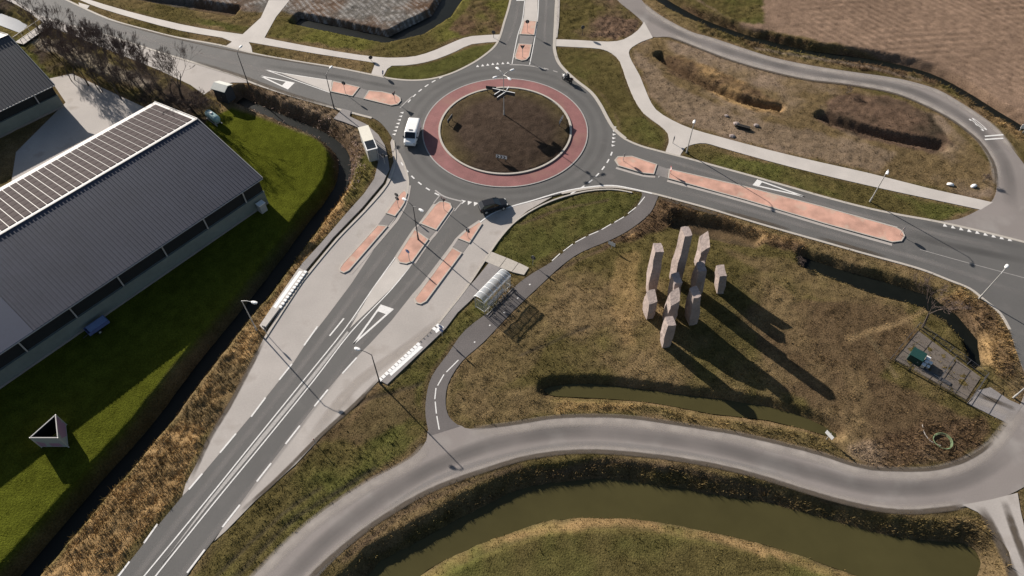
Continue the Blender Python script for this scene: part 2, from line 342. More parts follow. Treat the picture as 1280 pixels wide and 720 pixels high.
zone([(820, 70), (850, 70), (900, 88), (945, 112), (985, 136), (975, 146), (930, 134), (880, 112), (838, 90)], 'brown', .12, 1, patch='tan')
zone([(1020, 150), (1045, 118), (1110, 120), (1165, 142), (1190, 178), (1172, 192), (1110, 180), (1060, 168)], 'soil', .10, .6, patch='mud')
zone([(810, -150), (1500, -150), (1500, 240), (1290, 160), (1240, 125), (1180, 98), (1110, 68), (1000, 45), (930, 32), (870, 0)], 'field', .045, .08)
zone([(800, -120), (950, -120), (955, 30), (920, 28), (865, -5)], 'olive', .12, .8, patch='green')
zone([(850, 0), (930, 33), (1000, 48), (1110, 70), (1180, 100), (1240, 128), (1300, 170), (1290, 180), (1235, 143), (1170, 106), (1100, 90), (960, 66), (880, 42)], 'brown', .2, 1, patch='olive')
zone([(1190, 108), (1280, 158), (1280, 178), (1215, 138)], 'tan', .2, 1, .7, patch='brown')
zone([(855, 182), (960, 202), (1095, 236), (1225, 263), (1170, 276), (1080, 258), (940, 219), (850, 196)], 'olive', .09, 1, patch='green')
zone([(640, 262), (700, 245), (770, 238), (803, 246), (780, 272), (700, 310), (660, 335), (612, 315)], 'green', .08, 1, .9, patch='olive')
zone([(826, 250), (960, 290), (1210, 366), (1275, 450), (1275, 505), (1200, 578), (1085, 584), (950, 548), (700, 520), (590, 533), (560, 500), (600, 435), (700, 340)], 'olive', .09, 1, patch='dry')
zone([(826, 248), (900, 270), (1010, 305), (1010, 320), (940, 298), (850, 280), (790, 300), (740, 320), (790, 285)], 'brown', .14, 1, patch='tan')
zone([(930, 380), (1120, 370), (1150, 420), (1100, 470), (1210, 520), (1230, 560), (1100, 580), (1040, 530), (960, 470)], 'brown', .08, .9, .8, patch='dry')
zone([(900, 310), (1000, 330), (1100, 360), (1140, 385), (1000, 370)], 'dry', .08, .9, .8, patch='olive')
zone([(1205, 362), (1235, 378), (1270, 430), (1275, 470), (1245, 470), (1228, 440), (1205, 400), (1180, 372)], 'tan', .25, 1.3, .9, patch='brown')
zone([(770, 320), (800, 315), (795, 345), (790, 400), (795, 432), (775, 430), (765, 385)], 'tan', .08, .7, .35)
zone([(570, 440), (660, 370), (700, 400), (660, 470), (590, 500)], 'dry', .10, 1, .6)
zone([(690, 497), (800, 503), (900, 520), (1040, 548), (1060, 575), (960, 545), (800, 516), (690, 515)], 'tan', .16, 1.3, .6, patch='olive')
zone([(560, 505), (575, 490), (690, 485), (690, 518), (600, 530)], 'dry', .10, 1, .7)
zone([(1060, 560), (1150, 530), (1230, 520), (1240, 545), (1195, 578), (1085, 584)], 'brown', .14, .9, .9, patch='pale')
zone([(560, 395), (600, 372), (640, 385), (565, 425), (535, 470), (527, 540), (470, 590), (330, 700), (200, 830), (160, 830), (270, 690), (320, 640), (480, 485)], 'olive', .10, 1, patch='green')
zone([(400, 545), (470, 490), (520, 480), (525, 520), (450, 560)], 'brown', .06, .6, .6)
zone([(410, 730), (470, 690), (560, 635), (660, 590), (760, 578), (860, 588), (980, 618), (1100, 652), (1200, 645), (1205, 690), (1060, 668), (900, 622), (760, 600), (660, 612), (560, 660), (470, 715), (440, 740)], 'dry', .16, 1.2, patch='olive')
zone([(500, 730), (560, 690), (650, 657), (750, 641), (870, 655), (960, 675), (1060, 708), (1140, 740), (1140, 900), (450, 900)], 'olive', .06, 1.4, patch='green')
zone([(500, 730), (560, 690), (650, 657), (750, 641), (870, 655), (960, 675), (1060, 708), (1130, 735), (1080, 735), (1000, 702), (900, 672), (830, 660), (750, 656), (650, 672), (570, 703), (530, 735)], 'tan', .12, 1.4, .75, patch='lime')
zone([(1200, 640), (1235, 655), (1262, 700), (1290, 790), (1200, 790), (1215, 700)], 'dry', .14, 1, .8)
zone([(432, 225), (460, 200), (470, 210), (450, 240), (400, 300), (370, 335), (330, 408), (320, 435), (262, 535), (228, 605), (140, 715), (60, 800), (0, 800), (55, 720), (140, 615), (210, 540), (285, 437), (335, 377), (387, 302)], 'tan', .22, 1.2, patch='dry')
zone([(440, 200), (465, 185), (472, 205), (455, 238), (425, 265), (440, 225)], 'green', .12, 1, .8)
zone([(250, 112), (318, 106), (400, 131), (425, 140), (445, 160), (460, 185), (440, 215), (415, 190), (345, 155), (290, 130)], 'pale', .22, .9, .8, patch='soil')
zone([(380, 150), (430, 158), (450, 190), (430, 230), (412, 205)], 'brown', .2, 1, .6)
zone([(-300, 420), (0, 480), (190, 350), (330, 255), (262, 175), (255, 150), (290, 135), (349, 155), (399, 174), (416, 195), (415, 220), (406, 236), (367, 280), (300, 365), (214, 461), (155, 540), (95, 608), (0, 712), (-100, 840), (-300, 840)], 'lawn', .015, .25, jit=.15)
zone([(-100, -50), (16, 0), (60, 28), (100, 48), (150, 68), (210, 95), (258, 120), (275, 135), (255, 155), (215, 150), (150, 118), (90, 90), (60, 95), (20, 60), (-100, 20)], 'litter', .12, .7, patch='olive')
zone([(20, 45), (60, 90), (110, 105), (85, 110), (70, 105), (15, 60)], 'green', .12, 1)
zone([(40, 48), (75, 50), (130, 78), (190, 100), (180, 112), (110, 85), (50, 60)], 'conc', .03, .1, .5)
# island and lumps in it
def zone_world(m, cname, a, d, patch=None):
    global colr, amp, dens
    c = np.array(PAL[cname])
    if patch: k = np.clip((n1-.4)*3+(n2-.5)*1.5, 0, 1)[..., None]; c = c*(1-k)+np.array(PAL[patch])*k
    colr = colr*(1-m[..., None])+c*m[..., None]; amp = amp*(1-m)+a*m; dens = dens*(1-m)+d*m
RR = np.hypot(X, Y)
zone_world((RR < 10.8).astype(float), 'island', .08, .9); zone_world(np.clip((RR-7)/4, 0, 1)*(RR < 10.8)*np.clip((n1-.35)*4, 0, 1)*.7, 'olive', .08, .9)
# ditches: (bottom outline on the water level, water level, bank width, colour of bank)
CANAL_Z = -1.25
CANAL = smooth([(330, 850), (415, 770), (467, 720), (480, 705), (520, 685), (570, 657), (640, 621), (690, 609), (740, 604), (790, 607), (860, 617), (910, 626), (960, 634), (1060, 662), (1110, 675), (1170, 682), (1207, 686), (1220, 702), (1207, 724), (1170, 742), (1120, 728), (1060, 710), (1010, 692), (960, 676), (915, 665), (865, 655), (815, 646), (750, 642), (690, 645), (640, 660), (570, 687), (540, 702), (520, 717), (470, 770), (400, 850)], True, 2)
POND = smooth([(683, 488), (700, 484), (740, 482), (815, 491), (880, 499), (960, 511), (1010, 526), (1042, 543), (1030, 541), (960, 523), (890, 515), (815, 501), (740, 495), (695, 493)], True, 2)
DITCHES = [
    (wp(CANAL, CANAL_Z), CANAL_Z, 2.3, 'mud', .5), (wp(POND, -.8), -.8, 1.2, 'brown', .5),
    (wp([(846, 276), (890, 282), (943, 301), (940, 308), (885, 297), (845, 285)], -1.0), -1.0, 1.3, 'mud', .7),
    (wp([(1003, 322), (1050, 338), (1110, 355), (1165, 372), (1195, 395), (1220, 425), (1224, 455), (1215, 458), (1208, 430), (1185, 403), (1150, 382), (1090, 366), (1040, 348), (1004, 333)], -1.0), -1.0, 1.1, 'mud', .7),
    (wp([(368, 32), (376, 24), (486, 47), (541, 20), (553, 0), (562, -40), (580, -90), (612, -90), (592, -40), (580, -5), (560, 24), (527, 45), (482, 56)], -1.0), -1.0, .9, 'mud', .4),
    (wp([(120, -14), (180, -2), (297, 15), (290, 23), (185, 4), (120, -8)], -1.0), -1.0, 1.0, 'mud', .4),
    (rib_poly([(790, -45), (820, -6), (850, 14), (880, 29), (930, 47), (960, 55), (1010, 67), (1060, 74), (1110, 82), (1160, 95), (1200, 115), (1240, 140), (1285, 168), (1340, 210)], 1.6, -1.2), -1.2, 1.5, 'brown', .5),
    (rib_poly([(822, 74), (848, 92), (890, 115), (930, 131), (972, 141)], .5, -1.1), -1.1, .9, 'brown', .5),
    (rib_poly([(1024, 150), (1060, 163), (1110, 176), (1172, 188)], .6, -1.1), -1.1, 1.1, 'soil', .6),
    (rib_poly([(300, 126), (345, 146), (390, 164), (420, 183), (431, 205), (424, 238), (386, 290), (323, 374), (258, 454), (194, 540), (130, 612), (40, 718), (-50, 822)], 1.5, -1.9), -1.9, 1.5, 'mud', .55),
    (wp([(-60, 20), (0, 18), (22, 26), (32, 32), (26, 40), (0, 30), (-60, 35)], -.6), -.6, 1.0, 'olive', .3),
]
Z = np.full(X.shape, -.035)
mon = G(848, 365); Z += .55*np.exp(-(np.hypot(X-mon.x-1, (Y-mon.y)*.9)/7.5)**4)
for poly, lev, bank, cn, cs in DITCHES:
    d = distpoly(poly, X+JX*.25, Y+JY*.25, bank)
    t = np.clip(d/bank, 0, 1); prof = t**1.15
    Z = np.minimum(Z, (lev-.25)*(1-prof)+Z*prof)
    k = (np.clip(1-t, 0, 1)*cs)
    k = np.where(t < 1, np.maximum(k, .25*(t < .85)), 0)[..., None]
    colr = colr*(1-k)+np.array(PAL[cn])*k; amp = np.where(t < .3, amp*.4, amp)
road = np.zeros(X.shape, bool)
for s in ROADSETS: road |= inside(wp(s), X, Y)
road |= (RR > 10.4) & (RR < 18)
near = box_blur(road.astype(float), 4)
fade = np.clip(1-near*3.0, 0, 1)
far = 1-np.clip((np.maximum(np.abs(X)-105, np.maximum(Y-56, -74-Y)))/60, 0, 1)
relief = (n3-.5)*1.3+(vnoise(X, Y, .62, 77)-.5)*1.0+(n2-.5)*.8
Z += relief*amp*fade*1.15*far
Z = np.where(near > .02, np.minimum(Z, -.02), Z)
Z[road] = -.12
isl = RR < 10.3
Z = np.where(isl, .16+.45*np.clip(1-(RR/10.2)**2, 0, 1)+relief*.08, Z)
soilbare = np.clip((near-.02)*4, 0, 1)[..., None]*(~road)[..., None]*.45*np.clip((n2-.3)*2.5, 0, 1)[..., None]
colr = colr*(1-soilbare)+np.array(PAL['soil'])*soilbare
fine = .84+.32*np.clip((n3-.2)*1.6, 0, 1)
colr = colr*fine[..., None]*(.82+.36*n1)[..., None]
colr *= np.array([1.0, .945, .86])
# worn foot tracks and wheel ruts pressed into the grass
TRACKS = [([(440, 510), (465, 497), (495, 489), (526, 480)], .35, 'mud', .07), ([(650, 443), (690, 428), (735, 408)], .3, 'mud', .04), ([(1060, 425), (1085, 415), (1120, 405), (1160, 385)], .5, 'tan', .02), ([(1085, 420), (1100, 440), (1120, 470)], .4, 'dry', .02),
          ([(230, 790), (300, 715), (360, 655), (410, 622), (470, 585)], .35, 'mud', .06), ([(215, 780), (290, 700), (350, 645), (400, 610)], .3, 'mud', .05), ([(600, 402), (640, 372), (690, 340), (740, 318), (800, 285)], .35, 'brown', .05), ([(1010, 580), (1060, 592), (1110, 600)], .3, 'mud', .05),
          ([(690, 590), (760, 576), (860, 588), (960, 611)], .45, 'brown', .05), ([(430, 700), (500, 643), (580, 606), (650, 584)], .45, 'brown', .05), ([(870, 172), (960, 196), (1060, 215)], .3, 'soil', .03), ([(945, 60), (1000, 70), (1080, 82), (1150, 100)], .5, 'pale', .03), ([(650, 280), (700, 262), (760, 250)], .3, 'brown', .03), ([(575, 150), (585, 170), (600, 190), (615, 205)], .4, 'mud', .05), ([(590, 135), (600, 160), (620, 185)], .3, 'soil', .05)]
for px_, wd_, cn_, dp_ in TRACKS:
    d = distpoly(rib_poly(px_, .05), X+JX*.2, Y+JY*.2, wd_*1.5); t = np.clip(1-d/(wd_*1.2), 0, 1)*(.45+.8*n2)*(~road); Z -= t*dp_
    t = np.clip(t*.8, 0, .8)[..., None]; colr = colr*(1-t)+np.array(PAL[cn_])*t
# ploughed lines of the two fields (real furrows in the relief)
fld = box_blur(inside(wp([(960, -150), (1500, -150), (1500, 230), (1290, 155), (1180, 92), (1000, 40)]), X, Y).astype(float), 2)
fur = np.sin((X*.80+Y*.60)*4.4+1.5*fbm(X, Y, 30, 130))*np.clip(fbm(X, Y, 14, 140)*3-.9, 0, 1)+.8*np.sin((X*.10-Y)*3.6+2*fbm(X, Y, 25, 150))*np.clip(fbm(X, Y, 12, 160)*3-1.1, 0, 1)
Z += fld*fur*.03; colr *= (1+fld*fur*.16)[..., None]
st = box_blur((inside(wp([(330, -150), (640, -150), (580, -30), (550, 0), (536, 20), (487, 43), (375, 20), (335, 0)]), X, Y) | inside(wp([(-200, -150), (340, -150), (340, 12), (300, 8), (200, -8), (-100, -50)]), X, Y)).astype(float), 1)
wob = fbm(X, Y, 5, 91); row = np.sin((X*.80+Y*.60)*7.0+wob*7); strip = np.clip((row-.1)*1.6, 0, 1)*np.clip((n3-.32)*3, 0, 1)
colr = colr*(1-(st*strip*.75)[..., None])+np.array((.36, .34, .32))*(st*strip*.75)[..., None]; Z += st*row*.015
def grid_mesh(name, X, Y, Z, C, m):
    ny, nx = X.shape; me = bpy.data.meshes.new(name)
    vs = np.stack([X, Y, Z], -1).reshape(-1, 3).astype(np.float32)
    idx = np.arange(nx*ny).reshape(ny, nx); q = np.stack([idx[:-1, :-1], idx[:-1, 1:], idx[1:, 1:], idx[1:, :-1]], -1).reshape(-1, 4)
    me.vertices.add(len(vs)); me.vertices.foreach_set('co', vs.ravel()); me.loops.add(q.size); me.loops.foreach_set('vertex_index', q.ravel().astype(np.int32))
    me.polygons.add(len(q)); me.polygons.foreach_set('loop_start', np.arange(0, q.size, 4, dtype=np.int32))
    a = me.color_attributes.new('zone', 'FLOAT_COLOR', 'POINT'); cc = np.concatenate([C.reshape(-1, 3), np.ones((nx*ny, 1))], 1).astype(np.float32)
    a.data.foreach_set('color', cc.ravel()); me.materials.append(m); me.update(calc_edges=True); me.shade_smooth()
    o = bpy.data.objects.new(name, me); COL.objects.link(o); return o
M_GROUND = mat('ground_cover', (0, 0, 0), .95,   .42, 5.5, attr='zone', coord='World', bump=.8, bscale=6.0, spec=0.0, var2=.10, scale2=.7)
M_TUFT = mat('grass_blades', (0, 0, 0), .9, .2, 1.5, attr='zone', coord='World', spec=0.0)
g = grid_mesh('ground', X, Y, Z, np.clip(colr, 0.004, 1), M_GROUND); g['kind'] = 'structure'; g['label'] = 'rough olive and brown grassland round the roundabout'
# grid lookup for things that stand on the ground
ix0 = len(e); NXF = len(xs)-2*len(e); NYF = len(ys)-2*len(e)
def gi(x, y): return (np.clip(np.round((np.asarray(y)+74)/STEP).astype(int)+ix0, 0, len(ys)-1), np.clip(np.round((np.asarray(x)+104)/STEP).astype(int)+ix0, 0, len(xs)-1))
def zat(x, y): j, i = gi(x, y); return float(Z[j, i])
# ------------------------------------------------------------------ grass: loose blades over the rough ground
def grass(name, n, label, hmin, hmax, seed, boost=1.0, filt=None, bright=1.0):
    r = np.random.default_rng(seed); px = r.uniform(-60, 1340, n); py = 720-(r.random(n)**.8)*780
    dz = -FOC*math.sin(PITCH)+(360-py)*math.cos(PITCH); t = -CAM.z/dz
    x = CAM.x+(px-640)*t; y = CAM.y+(FOC*math.cos(PITCH)+(360-py)*math.sin(PITCH))*t
    j, i = gi(x, y); wet = np.zeros(n, bool)
    for poly, lev, *_ in DITCHES: wet |= inside(poly, x, y)
    ok = (~road[j, i]) & (near[j, i] < .35) & (~wet) & (r.random(n) < dens[j, i]*boost) & (np.abs(x) < 103) & (y < 55)
    if filt is not None: ok &= filt(x, y)
    x, y, j, i = x[ok], y[ok], j[ok], i[ok]; n = len(x); z = Z[j, i]-.02
    clump = vnoise(x, y, 1.1, seed+5); h = (hmin+(hmax-hmin)*r.random(n)**2)*(.5+clump)*(.35+.65*np.clip(amp[j, i]/.1, 0, 1.6))
    B = 3; a = r.uniform(0, 6.28, (n, B)); lean = r.uniform(.2, .9, (n, B))*h[:, None]; wd = .02+.028*r.random((n, B))
    base = np.stack([x, y, z], -1)[:, None, :]+np.stack([np.cos(a+1)*.08, np.sin(a+1)*.08, 0*a], -1)
    side = np.stack([-np.sin(a), np.cos(a), 0*a], -1)*wd[..., None]
    tip = base+np.stack([np.cos(a)*lean, np.sin(a)*lean, np.repeat(h[:, None], B, 1)], -1)
    vs = np.stack([base-side, base+side, tip], 2).reshape(-1, 3).astype(np.float32); nt_ = n*B
    me = bpy.data.meshes.new(name); me.vertices.add(nt_*3); me.vertices.foreach_set('co', vs.ravel())
    me.loops.add(nt_*3); me.loops.foreach_set('vertex_index', np.arange(nt_*3, dtype=np.int32)); me.polygons.add(nt_); me.polygons.foreach_set('loop_start', np.arange(0, nt_*3, 3, dtype=np.int32))
    c = colr[j, i]*(.85+.9*r.random((n, 1))**2)*bright; c[:, 2] *= .9; c = np.repeat(c, B*3, 0); cc = np.concatenate([c, np.ones((len(c), 1))], 1).astype(np.float32)
    at = me.color_attributes.new('zone', 'FLOAT_COLOR', 'POINT'); at.data.foreach_set('color', cc.ravel()); me.materials.append(M_TUFT); me.update(calc_edges=True)
    o = bpy.data.objects.new(name, me); COL.objects.link(o); o['kind'] = 'stuff'; o['label'] = label; o['category'] = 'grass'
grass('grass_blades', 260000, 'short rough winter grass covering verges and field', .05, .22, 5)
# ------------------------------------------------------------------ water
def flat(name, poly_world, z, m, label): return structure(name, MB().sheet(poly_world, z), m, label)
flat('water', [(p.x, p.y) for p in inset([Vector((x, y, 0)) for x, y in wp(CANAL, CANAL_Z)][::-1], -.5)], CANAL_Z, M_WATER, 'olive green water of the curved canal')
def grow(poly, k):
    P = [Vector((x, y, 0)) for x, y in poly]
    if sum(P[i].x*P[(i+1) % len(P)].y-P[(i+1) % len(P)].x*P[i].y for i in range(len(P))) < 0: P.reverse()
    return [(p.x, p.y) for p in inset(P, -k)]
flat('water', grow(DITCHES[1][0], .25), -.8, M_WATER, 'narrow green pond water south of the stones')
flat('water', grow(DITCHES[4][0], .15), -1.0, M_WATERD, 'dark ditch water along the stubble field')
flat('water', grow(DITCHES[6][0], .2), -1.2, M_WATERD, 'dark ditch water along the ploughed field')
flat('water', grow(DITCHES[9][0], .2), -1.9, M_WATERD, 'dark ditch water beside the barn lawn')
flat('water', grow(DITCHES[10][0], .3), -.6, M_WATERB, 'sky-toned open water beside the footbridge')
flat('water', grow(DITCHES[3][0], .15), -1.0, M_WATERD, 'dark ditch water by the fenced enclosure')
# ------------------------------------------------------------------ roads
def road_sheet(name, px, z, m, label, skirt=.14, parent=None):
    return structure(name, MB().sheet(GL(px), z, skirt), m, label, parent)
serv = road_sheet('service_road', SERVICE, .000, M_WORN, 'pale worn service road curving past the canal')
nerd = road_sheet('service_road', NEROAD, .000, M_WORN, 'pale worn road looping round the rough field')
main = road_sheet('main_road', ASPHALT, .008, M_ASPH, 'dark asphalt roundabout with its four arms')
cyc = road_sheet('cycle_path', PATHN, -.002, M_CONCL, 'pale concrete cycle path beside the stubble field')
for q in LINKS: road_sheet('path_link', q, -.006, M_CONCL, '', parent=cyc)
cyc2 = road_sheet('cycle_path', PATHNE, .004, M_CONCL, 'pale concrete cycle path round the rough field')
cyc3 = road_sheet('cycle_path', PATHD, .004, M_PATHD, 'dark asphalt cycle path with dashed centre line')
busw = road_sheet('bus_lane', BUSW, .012, M_CONC, 'concrete bus lane beside the barn ditch')
buse = road_sheet('bus_lane', BUSE, .012, M_CONC, 'concrete bus lane beside the glass shelter')
walkw = road_sheet('pavement', WALKW, .13, M_WALKG, 'grey pavement leading to the white bus shelter', .3)
platw = road_sheet('bus_platform', PLATW, .22, M_CONCL, 'raised bus platform beside the barn ditch', .4)
walke = road_sheet('pavement', WALKE, .08, M_WALKG, 'grey pavement beside the glass bus shelter', .25)
plate = road_sheet('bus_platform', PLATE, .10, M_WALKG, 'bus platform on the grass verge', .25)
road_sheet('dusty_verge', DUST, -.01, M_CONC, 'dusty pale verge under the bare trees')
yard = road_sheet('barn_yard', YARD, -.004, M_CONC, 'concrete yard between the two barns')
road_sheet('side_road', SIDECONC, .006, M_CONC, 'pale concrete track joining the service road')
road_sheet('hard_standing', PADCONC, .01, M_WALKG, 'worn concrete strip in front of the fenced enclosure')
SHPAD = [(586, 382), (622, 336), (634, 341), (655, 346), (640, 366), (614, 393)]
# concrete slabs of the crossing path near the glass shelter
sl = [[(604, 326), (614, 315), (633, 322.5), (624, 334.5)], [(624.6, 334.8), (633.6, 322.7), (648, 328.8), (639.5, 340)], [(640, 340.3), (648.6, 329), (661, 335), (655, 344)]]
for i, q in enumerate(sl):
    o = obj('slab', MB().sheet(GL(q), .09, .2), M_KERB, walke)
# circle parts
def circ(r, n=96, a0=0, a1=2*math.pi): return [(r*math.cos(a0+(a1-a0)*i/n), r*math.sin(a0+(a1-a0)*i/n)) for i in range(n)]
mb = MB(); O, I = circ(13.0), circ(10.55); n = len(O)
mb.add([(x, y, .075) for x, y in O]+[(x, y, .11) for x, y in I], [(i, (i+1) % n, (i+1) % n+n, i+n) for i in range(n)])
mb.add([(x, y, .075) for x, y in O]+[(x, y, -.02) for x, y in O], [(i, i+n, (i+1) % n+n, (i+1) % n) for i in range(n)])
apron = structure('apron', mb, M_APRON, 'red brick overrun apron round the roundabout island')
mb = MB().ring(circ(13.16), .17, -.02, .085); obj('apron_edge', mb, M_FADED, apron)
mb = MB().ring(circ(10.60), .30, -.02, .27); obj('island_kerb', mb, M_KERB, apron)
# kerb and gutter bands along asphalt edges
def band(px, wid, z, m, parent, name='kerb', off=0.0, sm=True, h=0.0):
    pts = GL(smooth(px, n=4) if sm else px)
    if off:
        q = []
        for i, p in enumerate(pts):
            d = (pts[min(i+1, len(pts)-1)]-pts[max(i-1, 0)]).normalized(); q.append(p+Vector((-d.y, d.x, 0))*off)
        pts = q
    mb = MB(); ribbon_mesh(mb, pts, wid, z)
    if h:
        k = len(mb.v)//2
        vs = list(mb.v); mb.add([v for v in vs]+[(v[0], v[1], v[2]-h) for v in vs], [(2*i, 2*i+2, 2*i+2+2*k, 2*i+2*k) for i in range(k-1)]+[(2*i+1, 2*i+1+2*k, 2*i+3+2*k, 2*i+3) for i in range(k-1)])
    return obj(name, mb, m, parent)
band(C1[2:], .38, .030, M_KERB, main, off=.12, h=.1)
band(C2[1:15], .55, .032, M_KERB, main, off=.30, h=.1)
band(C2[13:-1], .40, .029, M_KERB, main, off=.15, h=.1)
band([(693, -70), (697, -20), (697, 10), (696, 30), (694, 47)], .75, .028, M_CONC, main)
band(C3[4:21], .35, .030, M_KERB, main, off=-.05, h=.1)
band([(815, 242), (790, 236), (765, 232), (735, 234), (702, 240), (665, 251), (640, 258), (614, 268), (594, 283)], .22, .034, M_WHITE, main, 'edge_line')
band([(790, 241), (765, 237), (735, 239), (705, 246), (683, 254), (660, 266), (640, 281), (622, 302), (606, 326), (582, 362), (560, 390), (546, 408)], .22, .10, M_KERB, buse, h=.15)
band([(499, 192), (506, 208), (510.5, 228), (507, 250), (498, 268)], .26, .040, M_KERB, busw, h=.1)
band([(492, 176), (494, 203), (484, 231), (457, 263), (422, 299), (387, 341), (372, 361), (331, 424)], .22, .10, M_KERB, busw, h=.15)
band(C4[21:33], .40, .030, M_KERB, main, off=.1, h=.1)
band(C4[33:], .7, .027, M_CONC, main, off=.3)
# soft wear along the lanes: a thin film of polished dust over the asphalt
def wear_mat(name, col, strength, nsc=.15, ndet=2):
    m = bpy.data.materials.new(name); m.use_nodes = True; t = m.node_tree; N, L = t.nodes, t.links
    b = N['Principled BSDF']; b.inputs['Base Color'].default_value = (*col, 1); b.inputs['Roughness'].default_value = .85; b.inputs['Specular IOR Level'].default_value = .2
    a = N.new('ShaderNodeAttribute'); a.attribute_name = 'fadeout'
    ge = N.new('ShaderNodeNewGeometry'); n = N.new('ShaderNodeTexNoise'); n.inputs['Scale'].default_value = nsc; n.inputs['Detail'].default_value = ndet; L.new(ge.outputs['Position'], n.inputs['Vector'])
    mu = N.new('ShaderNodeMath'); mu.operation = 'MULTIPLY'; L.new(a.outputs['Fac'], mu.inputs[0]); L.new(n.outputs['Fac'], mu.inputs[1])
    m2 = N.new('ShaderNodeMath'); m2.operation = 'MULTIPLY'; L.new(mu.outputs[0], m2.inputs[0]); m2.inputs[1].default_value = strength*2; m2.use_clamp = True
    L.new(m2.outputs[0], b.inputs['Alpha']); return m
M_WLIGHT = wear_mat('polished_dust', (.27, .25, .235), .40)
M_WDARK = wear_mat('tyre_polish', (.085, .082, .079), .30)
def wear(px, wid, z, m, parent):
    pts = GL(smooth(px, n=5)); n = len(pts); vs = []; fa = []; K = 5
    for i, p in enumerate(pts):
        d = (pts[min(i+1, n-1)]-pts[max(i-1, 0)]).normalized(); q = Vector((-d.y, d.x, 0)); e_ = min(1, min(i, n-1-i)/4)
        for k in range(K): t = k/(K-1)*2-1; vs.append(p+q*(t*wid/2)+Vector((0, 0, z))); fa.append((1-t*t)*e_)
    mb = MB().add(vs, [(i*K+k, (i+1)*K+k, (i+1)*K+k+1, i*K+k+1) for i in range(n-1) for k in range(K-1)])
    o = obj('wear_film', mb, m, parent); at = o.data.attributes.new('fadeout', 'FLOAT', 'POINT'); at.data.foreach_set('value', fa)
ZW = .0185
wear([(110, 800), (190, 695), (262, 602), (340, 505), (400, 428), (460, 345), (505, 285)], 1.0, ZW, M_WLIGHT, main)
wear([(190, 770), (250, 690), (330, 590), (395, 505), (450, 430), (520, 345), (572, 280)], .9, ZW, M_WLIGHT, main)
wear([(50, 8), (130, 33), (230, 62), (330, 88), (420, 110)], 1.6, ZW, M_WLIGHT, main)
wear([(320, 80), (400, 92), (460, 103), (505, 112)], 1.2, ZW, M_WDARK, main)
wear([(653, -60), (648, 5), (640, 40), (628, 62)], .7, ZW, M_WLIGHT, main); wear([(684, -60), (683, 5), (681, 40), (682, 62)], .7, ZW, M_WLIGHT, main)
wear([(800, 190), (860, 208), (940, 231), (1040, 259), (1140, 285), (1260, 313)], 1.0, ZW, M_WLIGHT, main)
wear([(830, 235), (900, 252), (1000, 281), (1100, 310), (1180, 333), (1290, 372)], 1.2, ZW, M_WLIGHT, main)
wear([(1130, 290), (1180, 305), (1240, 318), (1300, 330)], 1.6, ZW, M_WDARK, main); wear([(1150, 278), (1200, 290), (1290, 312)], 1.3, ZW+.002, M_WDARK, main)
wear([(300, 790), (400, 683), (500, 607), (600, 560), (700, 540), (800, 544), (900, 560), (1000, 587), (1100, 610), (1200, 602), (1270, 560)], 2.2, .010, M_WDARK, serv)
wear([(330, 790), (430, 683), (530, 607), (620, 573), (720, 555), (810, 560), (910, 578), (1000, 602)], .8, .012, M_WLIGHT, serv)
wear([(790, 10), (850, 42), (930, 70), (1040, 96), (1120, 108), (1180, 132), (1230, 168), (1258, 210), (1262, 260)], 2.4, .010, M_WDARK, nerd)
for r_, mm, wd in ((14.2, M_WDARK, 1.2), (15.9, M_WDARK, 1.2)):
    mb = MB(); vs = []; fa = []; n = 96; K = 5
    for i in range(n):
        a = 2*math.pi*i/n
        for k in range(K): t = k/(K-1)*2-1; q = r_+t*wd/2; vs.append((q*math.cos(a), q*math.sin(a), ZW)); fa.append((1-t*t)*.4)
    mb.add(vs, [(i*K+k, ((i+1) % n)*K+k, ((i+1) % n)*K+k+1, i*K+k+1) for i in range(n) for k in range(K-1)])
    o = obj('wear_film', mb, mm, main); at = o.data.attributes.new('fadeout', 'FLOAT', 'POINT'); at.data.foreach_set('value', fa)
M_DUSTF = wear_mat('edge_dust', (.40, .355, .315), .62, .55, 8)
M_DIRTF = wear_mat('edge_dirt', (.09, .072, .055), .95, .9, 8)
def shift(px, dy): return [(x, y+dy) for x, y in px]
wear(shift(SERV_N[1:9], 6), 1.7, .014, M_DUSTF, serv); wear(shift(SERV_N[11:30], 5), 1.8, .014, M_DUSTF, serv); wear(shift(SERV_S[5:26], -3), 1.1, .016, M_DUSTF, serv)
wear(shift(NE_LO[7:22], -3), 1.6, .014, M_DUSTF, nerd); wear(shift(NE_HI[6:22], 3), 1.5, .014, M_DUSTF, nerd)
wear(shift(SERV_S[5:26], 0), .7, .019, M_DIRTF, serv); wear(shift(SERV_N[11:28], 0), .5, .019, M_DIRTF, serv); wear(NE_LO[7:22], .6, .019, M_DIRTF, nerd)
wear([(330, 424), (312, 460), (285, 510), (262, 548), (238, 600)], .7, .018, M_DIRTF, busw); wear([(300, 640), (345, 600), (400, 545), (445, 504), (474, 474)], .6, .018, M_DIRTF, buse)
wear([(560, 395), (500, 440), (440, 485), (380, 560)], 1.6, .0165, M_DUSTF, buse)
for q in ((820, 246), (900, 262), (1020, 296)): wear([q, (q[0]+45, q[1]+13), (q[0]+90, q[1]+26)], .8, .034, M_DIRTF, main)
wear([(240, 76), (298, 94), (357, 116), (425, 136)], .9, .034, M_DIRTF, main); wear([(130, 24), (220, 48), (320, 69), (420, 86)], .5, .034, M_DIRTF, main)
wear([(1225, 632), (1245, 670), (1275, 740), (1300, 790)], 1.3, .011, M_DIRTF, serv); wear([(1255, 625), (1270, 670), (1300, 750)], 1.0, .0125, M_DIRTF, serv)
wear([(1212, 500), (1235, 505), (1265, 520)], 1.2, .016, M_DUSTF, serv); wear([(1218, 492), (1240, 500), (1270, 512)], .8, .018, M_DIRTF, serv)
